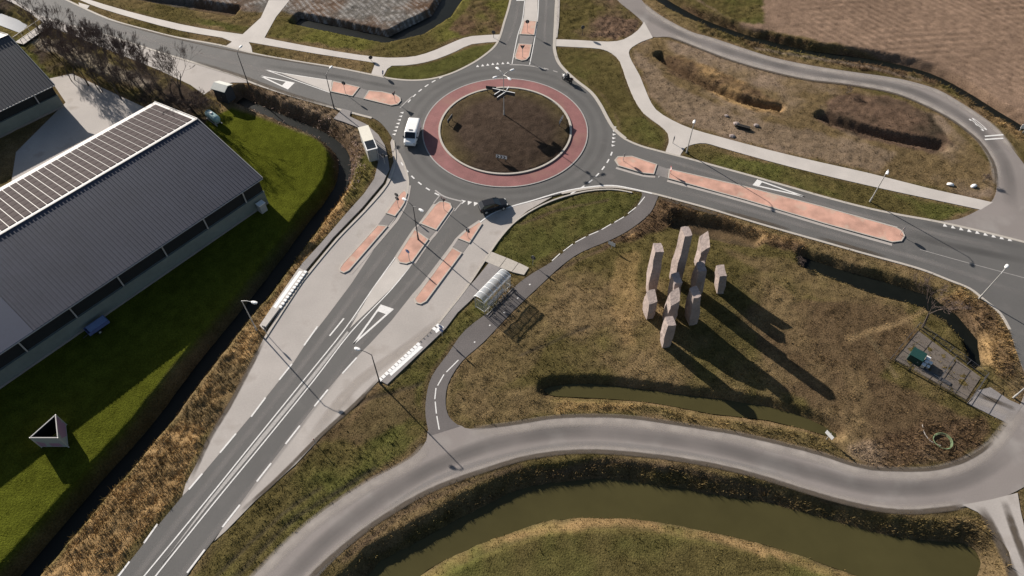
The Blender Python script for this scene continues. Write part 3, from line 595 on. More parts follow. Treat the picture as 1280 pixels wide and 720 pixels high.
# ------------------------------------------------------------------ painted markings
ZM = .024
def line(px, wid, parent=None, z=ZM, m=M_WHITE, name='lane_line', sm=True): return band(px, wid, z, m, parent or main, name, sm=sm)
def dash(a, b, wid=.16, parent=None, z=ZM, m=M_WHITE): return band([a, b], wid, z, m, parent or main, 'dash', sm=False)
line([(60, 865), (187, 712), (257, 627), (320, 549), (380, 475), (430, 413), (466, 361), (494, 322)], .15); line([(80, 865), (197, 717), (265, 632), (320, 565), (392, 476), (438, 416), (490, 361), (517, 327)], .15)
mb = MB().sheet(GL([(200, 709), (261, 626), (324, 548), (384, 476), (434, 414), (436, 416), (390, 475), (318, 563), (262, 630), (202, 706)]), .022); obj('median_fill', mb, M_FADED, main)
for a, b in [((430, 398), (412, 420)), ((397, 408), (380, 432)), ((365, 455), (349, 475)), ((332, 497), (314, 521)), ((295, 542), (275, 566)), ((253, 592), (236, 612)), ((197, 655), (180, 679)), ((162, 702), (147, 722)),
             ((446, 447), (428, 467)), ((410, 487), (393, 508)), ((375, 532), (357, 555)), ((339, 579), (321, 602)), ((300, 631), (278, 659)), ((256, 687), (234, 716))]: dash(a, b, .2)
line([(500, 330), (470, 362), (440, 402)], .12, m=M_FADED)
mb = MB().sheet(GL([(495, 323), (508, 331), (517, 328), (490, 360), (462, 387), (437, 411), (466, 361)]), .026); obj('median_fill', mb, M_CONCL, main)
def outline_arrow(tip, a, b, f=.28):                          # slim warning triangle with a filled base
    t, a, b = G(*tip), G(*a), G(*b); mb = MB()
    for p in (a, b):
        d = (p-t).normalized(); q = Vector((-d.y, d.x, 0))*.13; mb.add([t-q+Vector((0, 0, ZM)), p-q+Vector((0, 0, ZM)), p+q+Vector((0, 0, ZM)), t+q+Vector((0, 0, ZM))], [(0, 1, 2, 3)])
    a2, b2 = a.lerp(t, f*.6), b.lerp(t, f*.6); mb.add([Vector((p.x, p.y, ZM+.003)) for p in (a, b, b2, a2)], [(0, 1, 2, 3)])
    obj('warning_triangle', mb, M_WHITE, main)
outline_arrow((442, 430), (477, 381), (491.5, 386)); outline_arrow((325.5, 95), (368, 104), (360.5, 111.5), .4); outline_arrow((1006, 246), (946, 225), (941, 231), .2); outline_arrow((655, -30), (646, 1), (655, 1), .3)
line([(331, 87), (353, 91.5), (415, 101)], .15); line([(331, 87), (413, 116)], .15)
mb = MB().sheet(GL([(352, 92), (415, 101), (413, 115.5)]), .026); obj('median_fill', mb, M_CONCL, main)
mb = MB().sheet(GL([(662, -60), (672, -60), (672, 30), (668, 44), (649, 43), (655, 20)]), .026); obj('median_fill', mb, M_CONCL, main)
line([(661, -60), (654, 18), (647, 45), (640, 80)], .14); line([(674, -60), (673, 10), (669, 45), (662, 81)], .14)
line([(834, 211), (945, 240), (1010, 254), (1122, 284)], .12, m=M_FADED); line([(1150, 312), (1200, 326), (1290, 350)], .1, m=M_FADED)
def tri(px, ang, s=.55):
    c = G(*px); a = ang; u = Vector((math.cos(a), math.sin(a), 0)); q = Vector((-u.y, u.x, 0))
    mb = MB().add([c+u*s*.8+Vector((0, 0, ZM)), c-u*s*.35+q*s*.5+Vector((0, 0, ZM)), c-u*s*.35-q*s*.5+Vector((0, 0, ZM))], [(0, 1, 2)]); obj('yield_triangle', mb, M_WHITE, main)
def tris(a, b, n, ang, s=.55):
    for i in range(n): t = i/(n-1); tri((a[0]+(b[0]-a[0])*t, a[1]+(b[1]-a[1])*t), ang, s)
tris((597, 83), (616, 80.5), 4, R(95)); tris((622, 80), (635, 79), 3, R(95)); tris((503, 141), (493, 168), 7, R(175), .5); tris((768, 159), (766, 182), 6, R(5), .5); tris((579, 252), (602, 256), 4, R(-110), .7); tris((1181, 282), (1262, 300), 9, R(80), .6)
def arc_dashes(a0, a1, n, r=17.4, fill=.5, m=M_WHITE):
    for i in range(n):
        s0 = R(a0+(a1-a0)*i/n); s1 = s0+R((a1-a0)/n*fill)
        mb = MB(); ribbon_mesh(mb, [(r*math.cos(s0+(s1-s0)*k/3), r*math.sin(s0+(s1-s0)*k/3)) for k in range(4)], .22, ZM); obj('dash', mb, m, main)
arc_dashes(-62, -15, 8); arc_dashes(128, 160, 6); arc_dashes(206, 240, 6, 17.6, .45); arc_dashes(48, 76, 5, 17.4, .5, M_FADED)
line([(544, 238), (556, 246), (578, 252)], .25, m=M_FADED); line([(637, 81), (655, 81.5), (672, 84), (682, 87)], .25, m=M_FADED); line([(550, 244), (542, 254)], .18, m=M_FADED); line([(578, 252), (568, 264)], .18, m=M_FADED)
line([(500, 135), (508, 127), (516, 120)], .2, m=M_FADED)
for a, b in [((827, 214), (823, 222))]: dash(a, b, .2, m=M_FADED)
for a, b in [((690, 326), (700, 317)), ((704, 314), (716, 305)), ((719, 303), (732, 296)), ((736, 294), (748, 289)), ((752, 287), (764, 280)), ((768, 278), (780, 271)), ((785, 267), (795, 259)), ((798, 256), (806, 246)), ((573, 450), (558, 465)), ((555, 468), (547, 482)), ((545, 485), (543.5, 499)), ((544, 502), (545.5, 517)), ((546, 520), (549, 537)),]: dash(a, b, .13, cyc3, .010)
for q in [(663, 355), (648, 372), (631, 390), (613, 406), (594, 427)]: dash(q, (q[0]-1.5, q[1]+1.2), .16, cyc3, .010)
# bus stop edge blocks and guide strips
def blocks(a, b, n, parent, z, s=.42):
    a, b = G(*a), G(*b); d = (b-a).normalized(); ang = math.atan2(d.y, d.x)
    for i in range(n):
        c = a.lerp(b, i/(n-1)); obj('edge_block', MB().box((c.x, c.y, z-.1), (s, s*1.1, .2), ang), M_WHITEP, parent)
blocks((475.5, 475), (523, 431), 13, plate, .118); blocks((543, 411.5), (547.5, 407.5), 2, plate, .118)
mb = MB().sheet(GL([(489, 470.5), (486.5, 467), (524, 432), (529, 434.5)]), .106, .02); obj('guide_strip', mb, M_WHITEP, plate)
mb = MB().sheet(GL([(545.5, 417), (543.5, 413.5), (551, 406.5), (555, 409.5)]), .106, .02); obj('guide_strip', mb, M_WHITEP, plate)
for i in range(5): dash((526+i*4, 428.5-i*3.7), (527.2+i*4, 427.4-i*3.7), .3, plate, .106, M_DSTEEL)
blocks((382, 341), (351, 384.5), 12, platw, .236, .36)
mb = MB().sheet(GL([(345, 385.5), (341.5, 383.5), (374, 338.5), (378.5, 339)], .22), .226, .02); obj('guide_strip', mb, M_WHITEP, platw)
# painted speed figure and bars on the looping road
fc = bpy.data.curves.new('speed_figure', 'FONT'); fc.body = '30'; fo = bpy.data.objects.new('tmp', fc); COL.objects.link(fo)
bpy.context.view_layer.update(); dg = bpy.context.evaluated_depsgraph_get(); me = bpy.data.meshes.new_from_object(fo.evaluated_get(dg)); bpy.data.objects.remove(fo)
me.materials.clear(); me.materials.append(M_WHITE); sf = bpy.data.objects.new('speed_figure', me); COL.objects.link(sf); sf.parent = nerd
a_, b_ = G(1233, 163), G(1216, 149); d_ = b_-a_; sf.rotation_euler.z = math.atan2(d_.y, d_.x)-math.pi/2
xw = [v.co.x for v in me.vertices]; yw = [v.co.y for v in me.vertices]
for v in me.vertices: v.co.x = (v.co.x-min(xw))*1.15-.7; v.co.y = (v.co.y-min(yw))*4.6
sf.location = (a_.x, a_.y, .026)
dash((1231, 170.5), (1254, 168.5), .3, nerd, .026); dash((1231, 174.5), (1254, 173), .3, nerd, .026)
# ------------------------------------------------------------------ traffic islands
def traffic_island(px, label, h=.13, sm=False):
    P = GL(smooth(px, True, 3) if sm else px); c = sum(P, Vector())/len(P); c.z = 0
    L = [p-c for p in P]
    if sum(L[i].x*L[(i+1) % len(L)].y-L[(i+1) % len(L)].x*L[i].y for i in range(len(L))) < 0: L.reverse()
    t = thing('traffic_island', label, 'traffic island', c, group='brick traffic islands on the road arms')
    obj('kerb', MB().ring(L, .17, -.05, h), M_KERB, t); obj('brick_paving', MB().sheet(inset(L, .165), h-.012), M_BRICK, t)
    return t
TI = [([(424, 336), (428, 330), (472, 281.5), (485, 283), (437, 338.5), (430, 342), (425, 340)], 'long narrow salmon brick island on the bus lane edge by the barn side'),
      ([(482, 267), (494, 271), (501, 262), (506, 254), (509.5, 242), (506, 238), (501, 241), (489, 257)], 'small curved salmon brick island carrying twin dark sign heads'),
      ([(525, 280), (544, 256), (549, 252.5), (556, 252), (563, 254.5), (565.5, 260), (545.5, 288.5)], 'rounded salmon brick splitter island on the arm with the double centre line'),
      ([(518, 286.5), (536, 299.5), (516, 327.5), (508, 330.5), (499, 329), (495, 323)], 'salmon brick splitter island with lamp post and white median below it'),
      ([(599, 277.5), (603, 280), (587, 304.5), (572, 298.5), (583, 288)], 'small pointed salmon brick island beside the black car'),
      ([(565, 309.5), (578, 316.5), (533, 377.5), (526, 381), (520, 379.5), (517.5, 374)], 'long salmon brick island beside the glass shelter bus lane'),
      ([(648, 55), (665, 56), (662, 71), (658, 75.5), (652, 76.5), (645, 74.5), (643, 71)], 'rounded pink brick island on the arm leading between two fields'),
      ([(655, 26), (671, 27), (668, 44.5), (650, 43.5)], 'square pink brick island next to the pale median strip'),
      ([(454, 124), (461, 113.5), (478, 115), (495, 119), (500.5, 122.5), (501.5, 126.5), (497.5, 131), (489, 132.5)], 'rounded salmon brick island on the arm beside the barns'),
      ([(416, 101.5), (450, 109.5), (441, 121), (413, 115)], 'four sided salmon brick island with a black sign next to white hatching'),
      ([(768, 200.5), (772, 196), (790, 195.5), (821.5, 206), (817.5, 218.5), (803, 217), (773, 208)], 'short rounded salmon brick island on the arm past the rough field'),
      ([(836, 211.5), (930, 233), (1030, 259), (1120, 284.5), (1128, 289), (1131, 295.5), (1127, 302), (1115, 303.5), (1030, 280), (930, 250), (834.5, 223.5)], 'very long salmon brick island on the arm past the rough field')]
for px, lb in TI: traffic_island(px, lb)

M_PATCH = mat('grey_crossing_paving', (.19, .175, .165), .85, .12, 6, var2=.1, scale2=.4, coord='World')
for q in [[(472.5, 281), (485, 282.5), (494, 271.5), (482.5, 267.5)], [(525, 280.5), (545, 289), (536, 299), (518.5, 286.5)], [(572.5, 299), (586.5, 305), (578.5, 316), (566, 309)], [(441.5, 121), (450.5, 110), (460.5, 113.5), (453.5, 123.5)], [(821.5, 206.5), (835.5, 211.5), (834, 223), (818, 218.5)], [(649, 54.5), (665, 55.5), (668, 45), (650, 44.3)]]:
    obj('crossing_patch', MB().sheet(GL(q), .032), M_PATCH, main)
band([(512, 232), (508, 252), (498, 272), (487, 286), (438, 343)], .45, .028, M_CONC, busw, 'edge_band')
band([(600, 276), (584, 287), (571, 299), (563, 310), (516, 372)], .40, .028, M_CONC, buse, 'edge_band')
band([(543, 255), (524, 281), (517, 288), (494, 323)], .40, .0235, M_CONC, main, 'edge_band'); band([(567, 260), (546, 290), (537, 301), (518, 329)], .40, .0235, M_CONC, main, 'edge_band')
band([(834, 226), (930, 252), (1030, 282), (1115, 306)], .45, .0235, M_CONC, main, 'edge_band'); band([(770, 210), (803, 219.5), (819, 221)], .4, .0235, M_CONC, main, 'edge_band')
# ------------------------------------------------------------------ barns
def frame_at(origin, d):                                      # local x along d, local y to the left of it
    return math.atan2(d.y, d.x)
B0 = G(335.6, 253.7); BD = (G(0, 486)-B0).normalized(); BZ = math.atan2(BD.y, BD.x)
# local frame: x along the long wall away from the corner, -y across the building
def barn(name, label, org, rz, length, width, eave, ridge, roof_m, wall_m, post_gap, smooth_from=None, solar=False, low=2.3, over=.35):
    t = thing(name, label, 'barn', org, rz)
    s = -1                                                    # building lies on the -y side
    # walls
    mb = MB(); mb.box((length/2, s*.12, low/2), (length, .24, low)); obj('lower_wall', mb, wall_m, t)
    obj('plinth', MB().box((length/2, s*-.03, .15), (length, .08, .3)), M_WALKG, t)
    obj('windbreak', MB().box((length/2, s*.30, (low+eave)/2), (length-.02, .12, eave-low)), M_NET, t)
    obj('sill', MB().box((length/2, s*.10, low+.04), (length+.02, .34, .08)), M_WALLC, t)
    x = 3.0
    while x < length:
        obj('post', MB().box((x, s*.05, (low+eave)/2+.03), (.16, .16, eave-low-.08)), M_TRIM, t); x += post_gap
    obj('back_wall', MB().box((length/2, s*(width-.12), eave/2), (length, .24, eave-.02)), wall_m, t)
    for xx in (.11, length-.11):
        mb = MB(); y0, y1, ym = s*.245, s*(width-.245), s*width/2
        prof = [(y0, 0), (y1, 0), (y1, eave-.12), (ym, ridge-.12), (y0, eave-.12)]
        mb.loft([[(xx-.1, a, b) for a, b in prof], [(xx+.1, a, b) for a, b in prof]])
        obj('gable_wall', mb, wall_m, t)
    # roof slopes: ribbed sheets with thickness
    half = width/2
    def slope(nm, y_e, x0, x1, m, rib):
        sl = (ridge-eave)/half; ye = y_e+(over if y_e == 0 else -over)*1.0; ze = eave-sl*over
        xs_ = []; x = x0
        if rib:
            while x < x1-.001: xs_ += [(x, 0), (min(x+rib*.62, x1), 0), (min(x+rib*.68, x1), .055), (min(x+rib*.94, x1), .055)]; x += rib
        xs_ += [(x1, 0)] if rib else [(x0, 0), (x1, 0)]
        mb = MB(); n = len(xs_); vs = [(x, ye, ze+h) for x, h in xs_]+[(x, s*half, ridge+h) for x, h in xs_]
        vs += [(x, ye, ze-.10) for x, h in xs_]+[(x, s*half, ridge-.10) for x, h in xs_]
        up = (y_e == 0)
        fs = []
        for i in range(n-1):
            fs += [(i, i+1, n+i+1, n+i), (2*n+i, 3*n+i, 3*n+i+1, 2*n+i+1), (i, 2*n+i, 2*n+i+1, i+1), (n+i, n+i+1, 3*n+i+1, 3*n+i)]
        fs += [(0, n, 3*n, 2*n), (n-1, 3*n-1, 4*n-1, 2*n-1)]
        mb.add(vs, fs); return obj(nm, mb, m, t)
    e0 = -over
    if smooth_from:
        rs = slope('roof', 0, e0, smooth_from, roof_m, .5); slope('roof_section', 0, smooth_from+.02, length+over, M_ROOFS, None)
    else: rs = slope('roof', 0, e0, length+over, roof_m, .5)
    rf = slope('roof', s*width, e0, length+over, roof_m if not solar else M_TRIM, None)
    obj('ridge_cap', MB().box((length/2, s*half, ridge+.05), (length+2*over, .22, .10)), M_TRIM if solar else roof_m, t)
    obj('gutter', MB().tube([(e0, over+.06, eave-.2), (length+over, over+.06, eave-.2)], .07, 6), M_TRIM, t)
    for yy in (over, s*(width+over)):
        obj('verge_trim', MB().bar((e0-.03, yy, eave-.08), (e0-.03, s*half, ridge+.04), .1, .18), M_TRIM if (solar or yy > 0) else roof_m, t)
    if solar:
        ang = math.atan2(ridge-eave, half); L = math.hypot(half, ridge-eave); px, py = 1.0, L*.125
        pm = MB().box((0, 0, .045), (.89, py-.09, .05))
        first = None; rows = 7
        for c in range(40):
            for r_ in range(rows):
                d_ = .75+py*(r_+.5)
                y = s*half+s*math.cos(ang)*d_; z = ridge-math.sin(ang)*d_
                if first is None: o = first = obj('solar_panel', pm, M_SOLAR, t)
                else: o = copy_obj(first, t)
                o.location = (.55+c*px, y, z+.01); o.rotation_euler = (math.copysign(ang, 1), 0, 0)
    return t
WID = 25.6
barn('barn', 'long grey barn with a solar panel roof slope and dark open side', B0, BZ, 62, WID, 5.0, 8.4, M_ROOF, M_WALLC, 6.4, 33.0, True)
c2 = G(80.7, 133); d2 = (G(0, 172.8)-c2)
barn('barn', 'dark roofed barn beside the yard and the bare trees', c2, BZ+R(-2.5), 40, 22, 4.3, 8.2, M_ROOFD, M_WALLC, 6.4, None, False, 2.2)
# pale box and blue trailer by the barn wall
def local(base, rz, x, y, z=0): return base+Vector((x*math.cos(rz)-y*math.sin(rz), x*math.sin(rz)+y*math.cos(rz), z))
t = thing('storage_box', 'pale upright box against the barn wall near its corner', 'box', local(B0, BZ, 1.5, .75), BZ)
obj('cabinet', MB().box((0, 0, .8), (1.0, .8, 1.5)), M_TRIM, t); obj('lid', MB().box((0, .02, 1.6), (1.1, .9, .1)), M_WHITEP, t); obj('foot', MB().box((0, 0, .03), (.9, .7, .06)), M_DSTEEL, t)
M_BLUEP = mat('blue_paint', (.09, .115, .25), .5, .08, 2)
t = thing('feed_trailer', 'blue open trailer parked against the barn wall', 'trailer', local(B0, BZ, 27.6, 1.35), BZ)
mb = MB(); mb.box((0, 0, .75), (3.2, 1.5, .08)); obj('floor', mb, M_BLUEP, t)
for y in (-.75, .75): obj('side_board', MB().box((0, y, 1.05), (3.3, .08, .6)), M_BLUEP, t)
for x in (-1.62, 1.62): obj('end_board', MB().box((x, 0, 1.05), (.08, 1.42, .6)), M_BLUEP, t)
obj('cover', MB().box((-.1, 0, 1.33), (2.9, 1.36, .05)), mat('pale_blue_tarp', (.20, .25, .40), .5, .1, 2), t); t.scale = (.82, .82, .82)
for y in (-.78, .78): wq = obj('wheel', MB().disc((.3, y, .36), (0, 1, 0), .36, .2, 14), M_RUBBER, t); obj('rim', MB().disc((.3, y*1.14, .36), (0, 1, 0), .18, .04, 10), M_STEEL, wq)
obj('drawbar', MB().bar((1.6, 0, .6), (2.5, 0, .45), .1), M_DSTEEL, t)
# ------------------------------------------------------------------ the monument of standing stones
ST = [((813, 364), (823, 309), 1.19, 1.67, 'tall leaning stone slab standing behind the short squat stone', 0),
      ((810, 392), (815, 371), 1.05, 1.89, 'short squat stone with a bright slanted top near the leaning slab', .55),
      ((843, 351), (859, 289), 1.09, 1.74, 'tallest stone slab of the monument with a level top', 0),
      ((839, 384), (846, 347), 0.99, 1.59, 'upright stone between the tallest slab and the slanted block', .1),
      ((834, 401), (844, 371), 1.12, 1.74, 'stone block with a steep bright oblique top', .8),
      ((831, 429), (838, 401), 1.09, 1.45, 'stone in front of the slanted block, at the foot of the mound', 0),
      ((873, 333), (881, 302), 0.95, 1.89, 'pointed rough stone with a notched crest', .9),
      ((869, 366), (877, 333), 1.16, 1.74, 'broad stone standing just before the notched pointed stone', .1),
      ((864, 400), (869, 364), 1.19, 1.74, 'dark faced stone with a tapering foot, in the shade of the others', .1),
      ((899, 362), (902, 338), 1.02, 1.74, 'low stone standing apart in the long shadows', .1)]
def stone(b, tp, wx, wy, label, bevel, seed):
    g0 = G(*b); z0 = zat(g0.x, g0.y)-.1; base = G(b[0], b[1], z0+.1); h = height_of(b, tp, z0+.1)*.97
    top = G(tp[0], tp[1], z0+.1+h); lean = Vector((top.x-base.x, top.y-base.y, 0)); r = random.Random(seed)
    secs = []; K = 7; ph = [r.uniform(-1, 1) for _ in range(8)]
    for i in range(K):
        u = i/(K-1); zz = -.3+u*(h+.3); k = 1.0-.10*u+.06*math.sin(u*5+ph[0]*3)
        if u < .35: k *= .86+.14*(u/.35)
        x, y = wx/2*k, wy/2*k; q = []
        for j, (a, c) in enumerate(((-1, -1), (.15, -1.05), (1, -1), (1.02, .1), (1, 1), (-.1, 1.04), (-1, 1), (-1.04, 0))):
            jx, jy = r.uniform(-.05, .05)*wx, r.uniform(-.05, .05)*wy
            zt = zz+(bevel*(a*.55+c*.5) if i == K-1 else (bevel*.5*(a*.55+c*.5) if i == K-2 else 0))
            q.append((lean.x*u+a*x+jx, lean.y*u+c*y+jy, zt+.1))
        secs.append(q)
    t = obj('standing_stone', MB().loft(secs), M_STONE, loc=(base.x, base.y, z0), label=label, category='stone', group='stones of the hilltop monument')
    t.rotation_euler.z = R(r.uniform(3, 12))
for i, a in enumerate(ST): stone(*a, 40+i)
# ------------------------------------------------------------------ lamp posts
def lamp(base, h, label, heads, arm=1.3, col=M_STEEL, rz=0.0, tilt=0.0):
    b = G(*base); b.z = max(zat(b.x, b.y), -.05) if not inside(wp(ASPHALT), np.array([b.x]), np.array([b.y]))[0] else 0.1
    if abs(b.x) < 3 and abs(b.y) < 4: b.z = .5
    t = thing('street_lamp', label, 'street lamp', b, group='street lamps round the junction')
    obj('base_sleeve', MB().tube([(0, 0, -.1), (0, 0, .9)], [.13, .11], 10), col, t)
    obj('pole', MB().tube([(0, 0, .88), (0, 0, h*.6), (0, 0, h)], [.085, .07, .05], 10), col, t)
    for a in heads:
        c, s = math.cos(a), math.sin(a)
        ar = obj('arm', MB().tube([(0, 0, h-.05), (c*arm*.5, s*arm*.5, h+.22), (c*arm, s*arm, h+.28)], [.045, .04, .035], 8), col, t)
        secs = []
        for u, wv, hh in ((0, .08, .05), (.15, .17, .08), (.5, .20, .09), (.75, .14, .05)):
            x0 = arm-.05+u
            secs.append([(c*x0-s*k*wv, s*x0+c*k*wv, h+.28+z*hh) for k, z in ((-1, -1), (1, -1), (1, .3), (.5, 1), (-.5, 1), (-1, .3))])
        obj('luminaire', MB().loft(secs), M_WHITEP, ar)
        x0 = arm+.35; obj('lens', MB().box((c*x0, s*x0, h+.185), (.4, .24, .02), a), M_WHITE, ar)
    return t
mast = lamp((630, 147), 7.6, 'tall four headed lamp mast with crossed direction boards in the middle of the roundabout', [R(125), R(-55), R(35), R(215)], 1.25)
lamp((523, 300), 6.6, 'shade-darkened lamp post on the splitter island above the white median', [R(140), R(-40)], 1.2, M_DSTEEL)  # dark steel puts the shade on this pole into its colour
lamp((417.5, 135), 6.4, 'lamp post beside the dark trodden corner of the white shelter path', [R(70)], 1.4, M_DSTEEL)
lamp((311, 107), 6.4, 'lamp post beside the small kiosk under the bare trees', [R(75)], 1.0, M_DSTEEL)
lamp((321, 413), 6.3, 'lamp post on the tan verge at the foot of the raised bus platform', [R(-15)], 1.4)
lamp((475, 479), 6.4, 'lamp post at the lower end of the verge bus platform', [R(160)], 1.4, M_DSTEEL)
lamp((858, 191), 6.5, 'lamp post at the tip of the verge beside the pale path junction', [R(-110)], .6)
lamp((1087.5, 252), 6.3, 'lamp post in the long grass strip opposite the very long island', [R(-120)], .7)
lamp((1224, 373), 5.2, 'lamp post beside the leafless tree at the road bend', [R(45)], 1.0)
lamp((1267, 497), 5.6, 'lamp post beside the fenced enclosure concrete strip', [R(30)], 1.0)
# ------------------------------------------------------------------ road signs
M_BLUES = mat('sign_blue', (.02, .10, .42), .4, .03, 3); M_REDS = mat('sign_red', (.5, .03, .03), .4, .03, 3); M_BACK = mat('sign_back', (.06, .06, .065), .5, .1, 3); M_YEL = mat('sign_yellow', (.75, .55, .05), .5, .05, 3)
def sign(base, kind, label, rz=0.0, h=2.3, z=0.0):
    b = G(base[0], base[1], z); b.z = z if z else zat(b.x, b.y)
    t = thing('road_sign', label, 'road sign', b, rz, group='traffic signs')
    obj('pole', MB().tube([(0, 0, -.05), (0, 0, h)], .04, 8), M_STEEL if kind != 'dark' else M_DSTEEL, t)
    def plate_disc(zc, r):
        p = obj('plate', MB().disc((0, -.06, zc), (0, 1, 0), r, .03, 20), M_BACK, t); obj('face', MB().disc((0, .0-.085, zc), (0, 1, 0), r*.97, .012, 20), M_WHITEP, p)
        obj('symbol', MB().disc((0, -.095, zc), (0, 1, 0), r*.85, .01, 20), M_BLUES, p); obj('arrow', MB().bar((-.14*r/.3, -.104, zc+.14*r/.3), (.13*r/.3, -.104, zc-.13*r/.3), .02, .08), M_WHITEP, p)
    if kind in ('disc', 'dark'): plate_disc(h-.25, .36)
    elif kind == 'twin': plate_disc(h-.25, .34); plate_disc(h-1.0, .34)
    elif kind == 'yield':
        def tr(y, s, m, nm, th=.02):
            zc = h-.32; pts = [(-.45*s, zc+.26*s), (.45*s, zc+.26*s), (0, zc-.52*s)]
            return obj(nm, MB().loft([[(a, y-th/2, b_) for a, b_ in pts], [(a, y+th/2, b_) for a, b_ in pts]]), m, t)
        tr(.055, 1, M_BACK, 'plate'); tr(.075, .99, M_REDS, 'red_border', .01); tr(.085, .66, M_WHITEP, 'white_field', .01)
    elif kind == 'board':
        obj('plate', MB().box((0, -.06, h-.35), (1.1, .03, .7)), M_BACK, t); obj('face', MB().box((0, -.083, h-.35), (1.06, .012, .66)), M_WHITEP, t)
    elif kind == 'post':
        obj('reflector', MB().box((0, -.05, h-.2), (.12, .02, .18)), M_REDS, t)
    return t
sign((659, 40), 'disc', 'round sign on the square pink brick island', R(180), z=.12); sign((653, 71), 'yield', 'give way triangle on the rounded pink brick island', z=.12)
sign((432, 117), 'disc', 'round sign on the four sided island next to white hatching', R(160), z=.12); sign((494, 127), 'yield', 'give way triangle on the rounded island by the barns', R(60), 1.9, z=.12)
sign((512, 326), 'disc', 'round sign at the lower end of the splitter island with lamp post', R(-35), z=.12); sign((555, 262), 'yield', 'give way triangle on the rounded island of the double line arm', R(-35), z=.12)
sign((498, 259), 'twin', 'pole with two round plates on the small curved island', R(150), 2.7, .12); sign((585, 297), 'disc', 'round sign on the small pointed island beside the car', R(145), 1.6, .12)
sign((779, 201), 'disc', 'round sign on the short rounded island past the rough field', R(90), 1.5, .12); sign((838, 217), 'yield', 'give way triangle at the inner end of the very long island', R(90), 1.3, .12); sign((1125, 293), 'disc', 'round sign at the outer end of the very long island', R(75), 1.4, .12)
sign((764, 311), 'board', 'small rectangular board behind the dark cycle path', R(-35), 1.5); sign((1033, 549), 'board', 'white board on the verge between pond and service road', R(-60), 1.6); sign((666, 331), 'disc', 'round sign at the end of the concrete slab path', R(155), 1.7)
sign((481, 205), 'disc', 'round sign at the pavement corner beside the white shelter', R(150), 1.9, .13); sign((617, 47), 'dark', 'round sign on the pale path beside the bright green verge', R(165), 1.4); sign((728, 44), 'dark', 'round sign in rough grass beside the arm between two fields', R(200), 1.8); sign((841, 179), 'dark', 'round sign standing where the pale path meets the road', R(80), 1.4)
sign((464, 76), 'dark', 'small round sign on the path fork near the bright green verge', R(200), 1.0); sign((479, 96), 'dark', 'small round sign at the corner of the bright green verge', R(80), 1.2); sign((395, 555), 'post', 'slim marker post in the grass between bus lane and service road', 0, 1.5); sign((553, 420), 'twin', 'pole with plates at the upper end of the verge platform', R(-35), 2.4, .1); sign((335, 420), 'disc', 'round sign at the lower tip of the raised bus platform', R(150), 2.2)
# chevron boards on the island and their finger sign
def chevron(base, rz, label):
    b = G(base[0], base[1], .2); b.z = zat(b.x, b.y); t = thing('chevron_board', label, 'chevron board', b, rz, group='chevron boards on the central island')
    for x in (-.6, .6): obj('leg', MB().box((x, .06, .35), (.08, .08, .9)), M_DSTEEL, t)
    obj('board', MB().box((0, 0, .85), (1.75, .06, .62)), M_BACK, t); obj('face', MB().box((0, -.04, .85), (1.72, .02, .59)), M_WHITEP, t)
    for k in range(3):
        x = -.55+k*.5; mb = MB()
        for sg in (1, -1): mb.add([(x, -.055, .85), (x+.2, -.055, .85), (x, -.055, .85+sg*.27), (x-.2, -.055, .85+sg*.27)], [(0, 1, 2, 3)])
        obj('chevron', mb, M_DSTEEL, t)
chevron((627, 202), R(-14), 'chevron board facing the black car across the island'); chevron((614, 115), R(170), 'chevron board turned to the arm between two fields'); chevron((563, 154), R(-112), 'chevron board facing the white van across the island'); chevron((701, 155), R(68), 'chevron board near the motorcycle side of the island')
for (x0, y0, x1, y1, z) in ((-1.75, .75, 1.75, -.45, 4.3), (-1.0, -1.45, .35, .0, 4.25), (-1.45, -.75, -.55, .2, 4.25), (.45, .35, .8, 1.15, 4.3)):
    p = obj('direction_board', MB().bar((x0, y0, z), (x1, y1, z), .06, .62), M_BACK, mast); obj('top_rail', MB().bar((x0, y0, z+.34), (x1, y1, z+.34), .11, .05), M_WHITEP, p)  # shade put into dark boards, sunlit upper edge painted as white rails
obj('bracket', MB().box((0, 0, 4.25), (.5, .5, .1)), M_STEEL, mast)
# ------------------------------------------------------------------ vehicles
def wheel_at(t, x, y, r, wd):
    q = obj('wheel', MB().disc((x, y, r), (0, 1, 0), r, wd, 18), M_RUBBER, t); obj('rim', MB().disc((x, y+math.copysign(wd/2+.005, y), r), (0, 1, 0), r*.62, .03, 14), M_STEEL, q)
def section(x, hw, zb, zt, r=.12, top=1.0):
    return [(x, -hw*.94, zb), (x, -hw, zb+.18), (x, -hw, zt-r*1.2), (x, -hw*top+r*.3, zt-r*.3), (x, -hw*top+r*1.3, zt), (x, hw*top-r*1.3, zt), (x, hw*top-r*.3, zt-r*.3), (x, hw, zt-r*1.2), (x, hw, zb+.18), (x, hw*.94, zb)]
vb = G(516, 172); van = thing('van', 'white panel van with roof vent and dark windscreen driving round the roundabout', 'van', vb, R(-96))
S = [section(-2.5, .86, .45, 1.88, .12, .92), section(-2.42, .93, .32, 1.96, .14, .93), section(-1.2, .96, .28, 2.0, .14, .93), section(.3, .96, .28, 2.0, .14, .93), section(.95, .96, .28, 1.95, .16, .90), section(1.62, .95, .28, 1.22, .12, .92), section(2.25, .90, .3, 1.02, .12, .9), section(2.5, .72, .38, .85, .12, .9)]
obj('body', MB().loft(S), M_WHITEP, van, shade=False)
obj('windscreen', MB().add([(1.02, -.76, 1.905), (1.60, -.82, 1.26), (1.60, .82, 1.26), (1.02, .76, 1.905), (1.05, -.76, 1.935), (1.66, -.82, 1.285), (1.66, .82, 1.285), (1.05, .76, 1.935)], [(4, 5, 6, 7), (0, 1, 5, 4), (1, 2, 6, 5), (2, 3, 7, 6), (3, 0, 4, 7)]), M_GLASS, van)
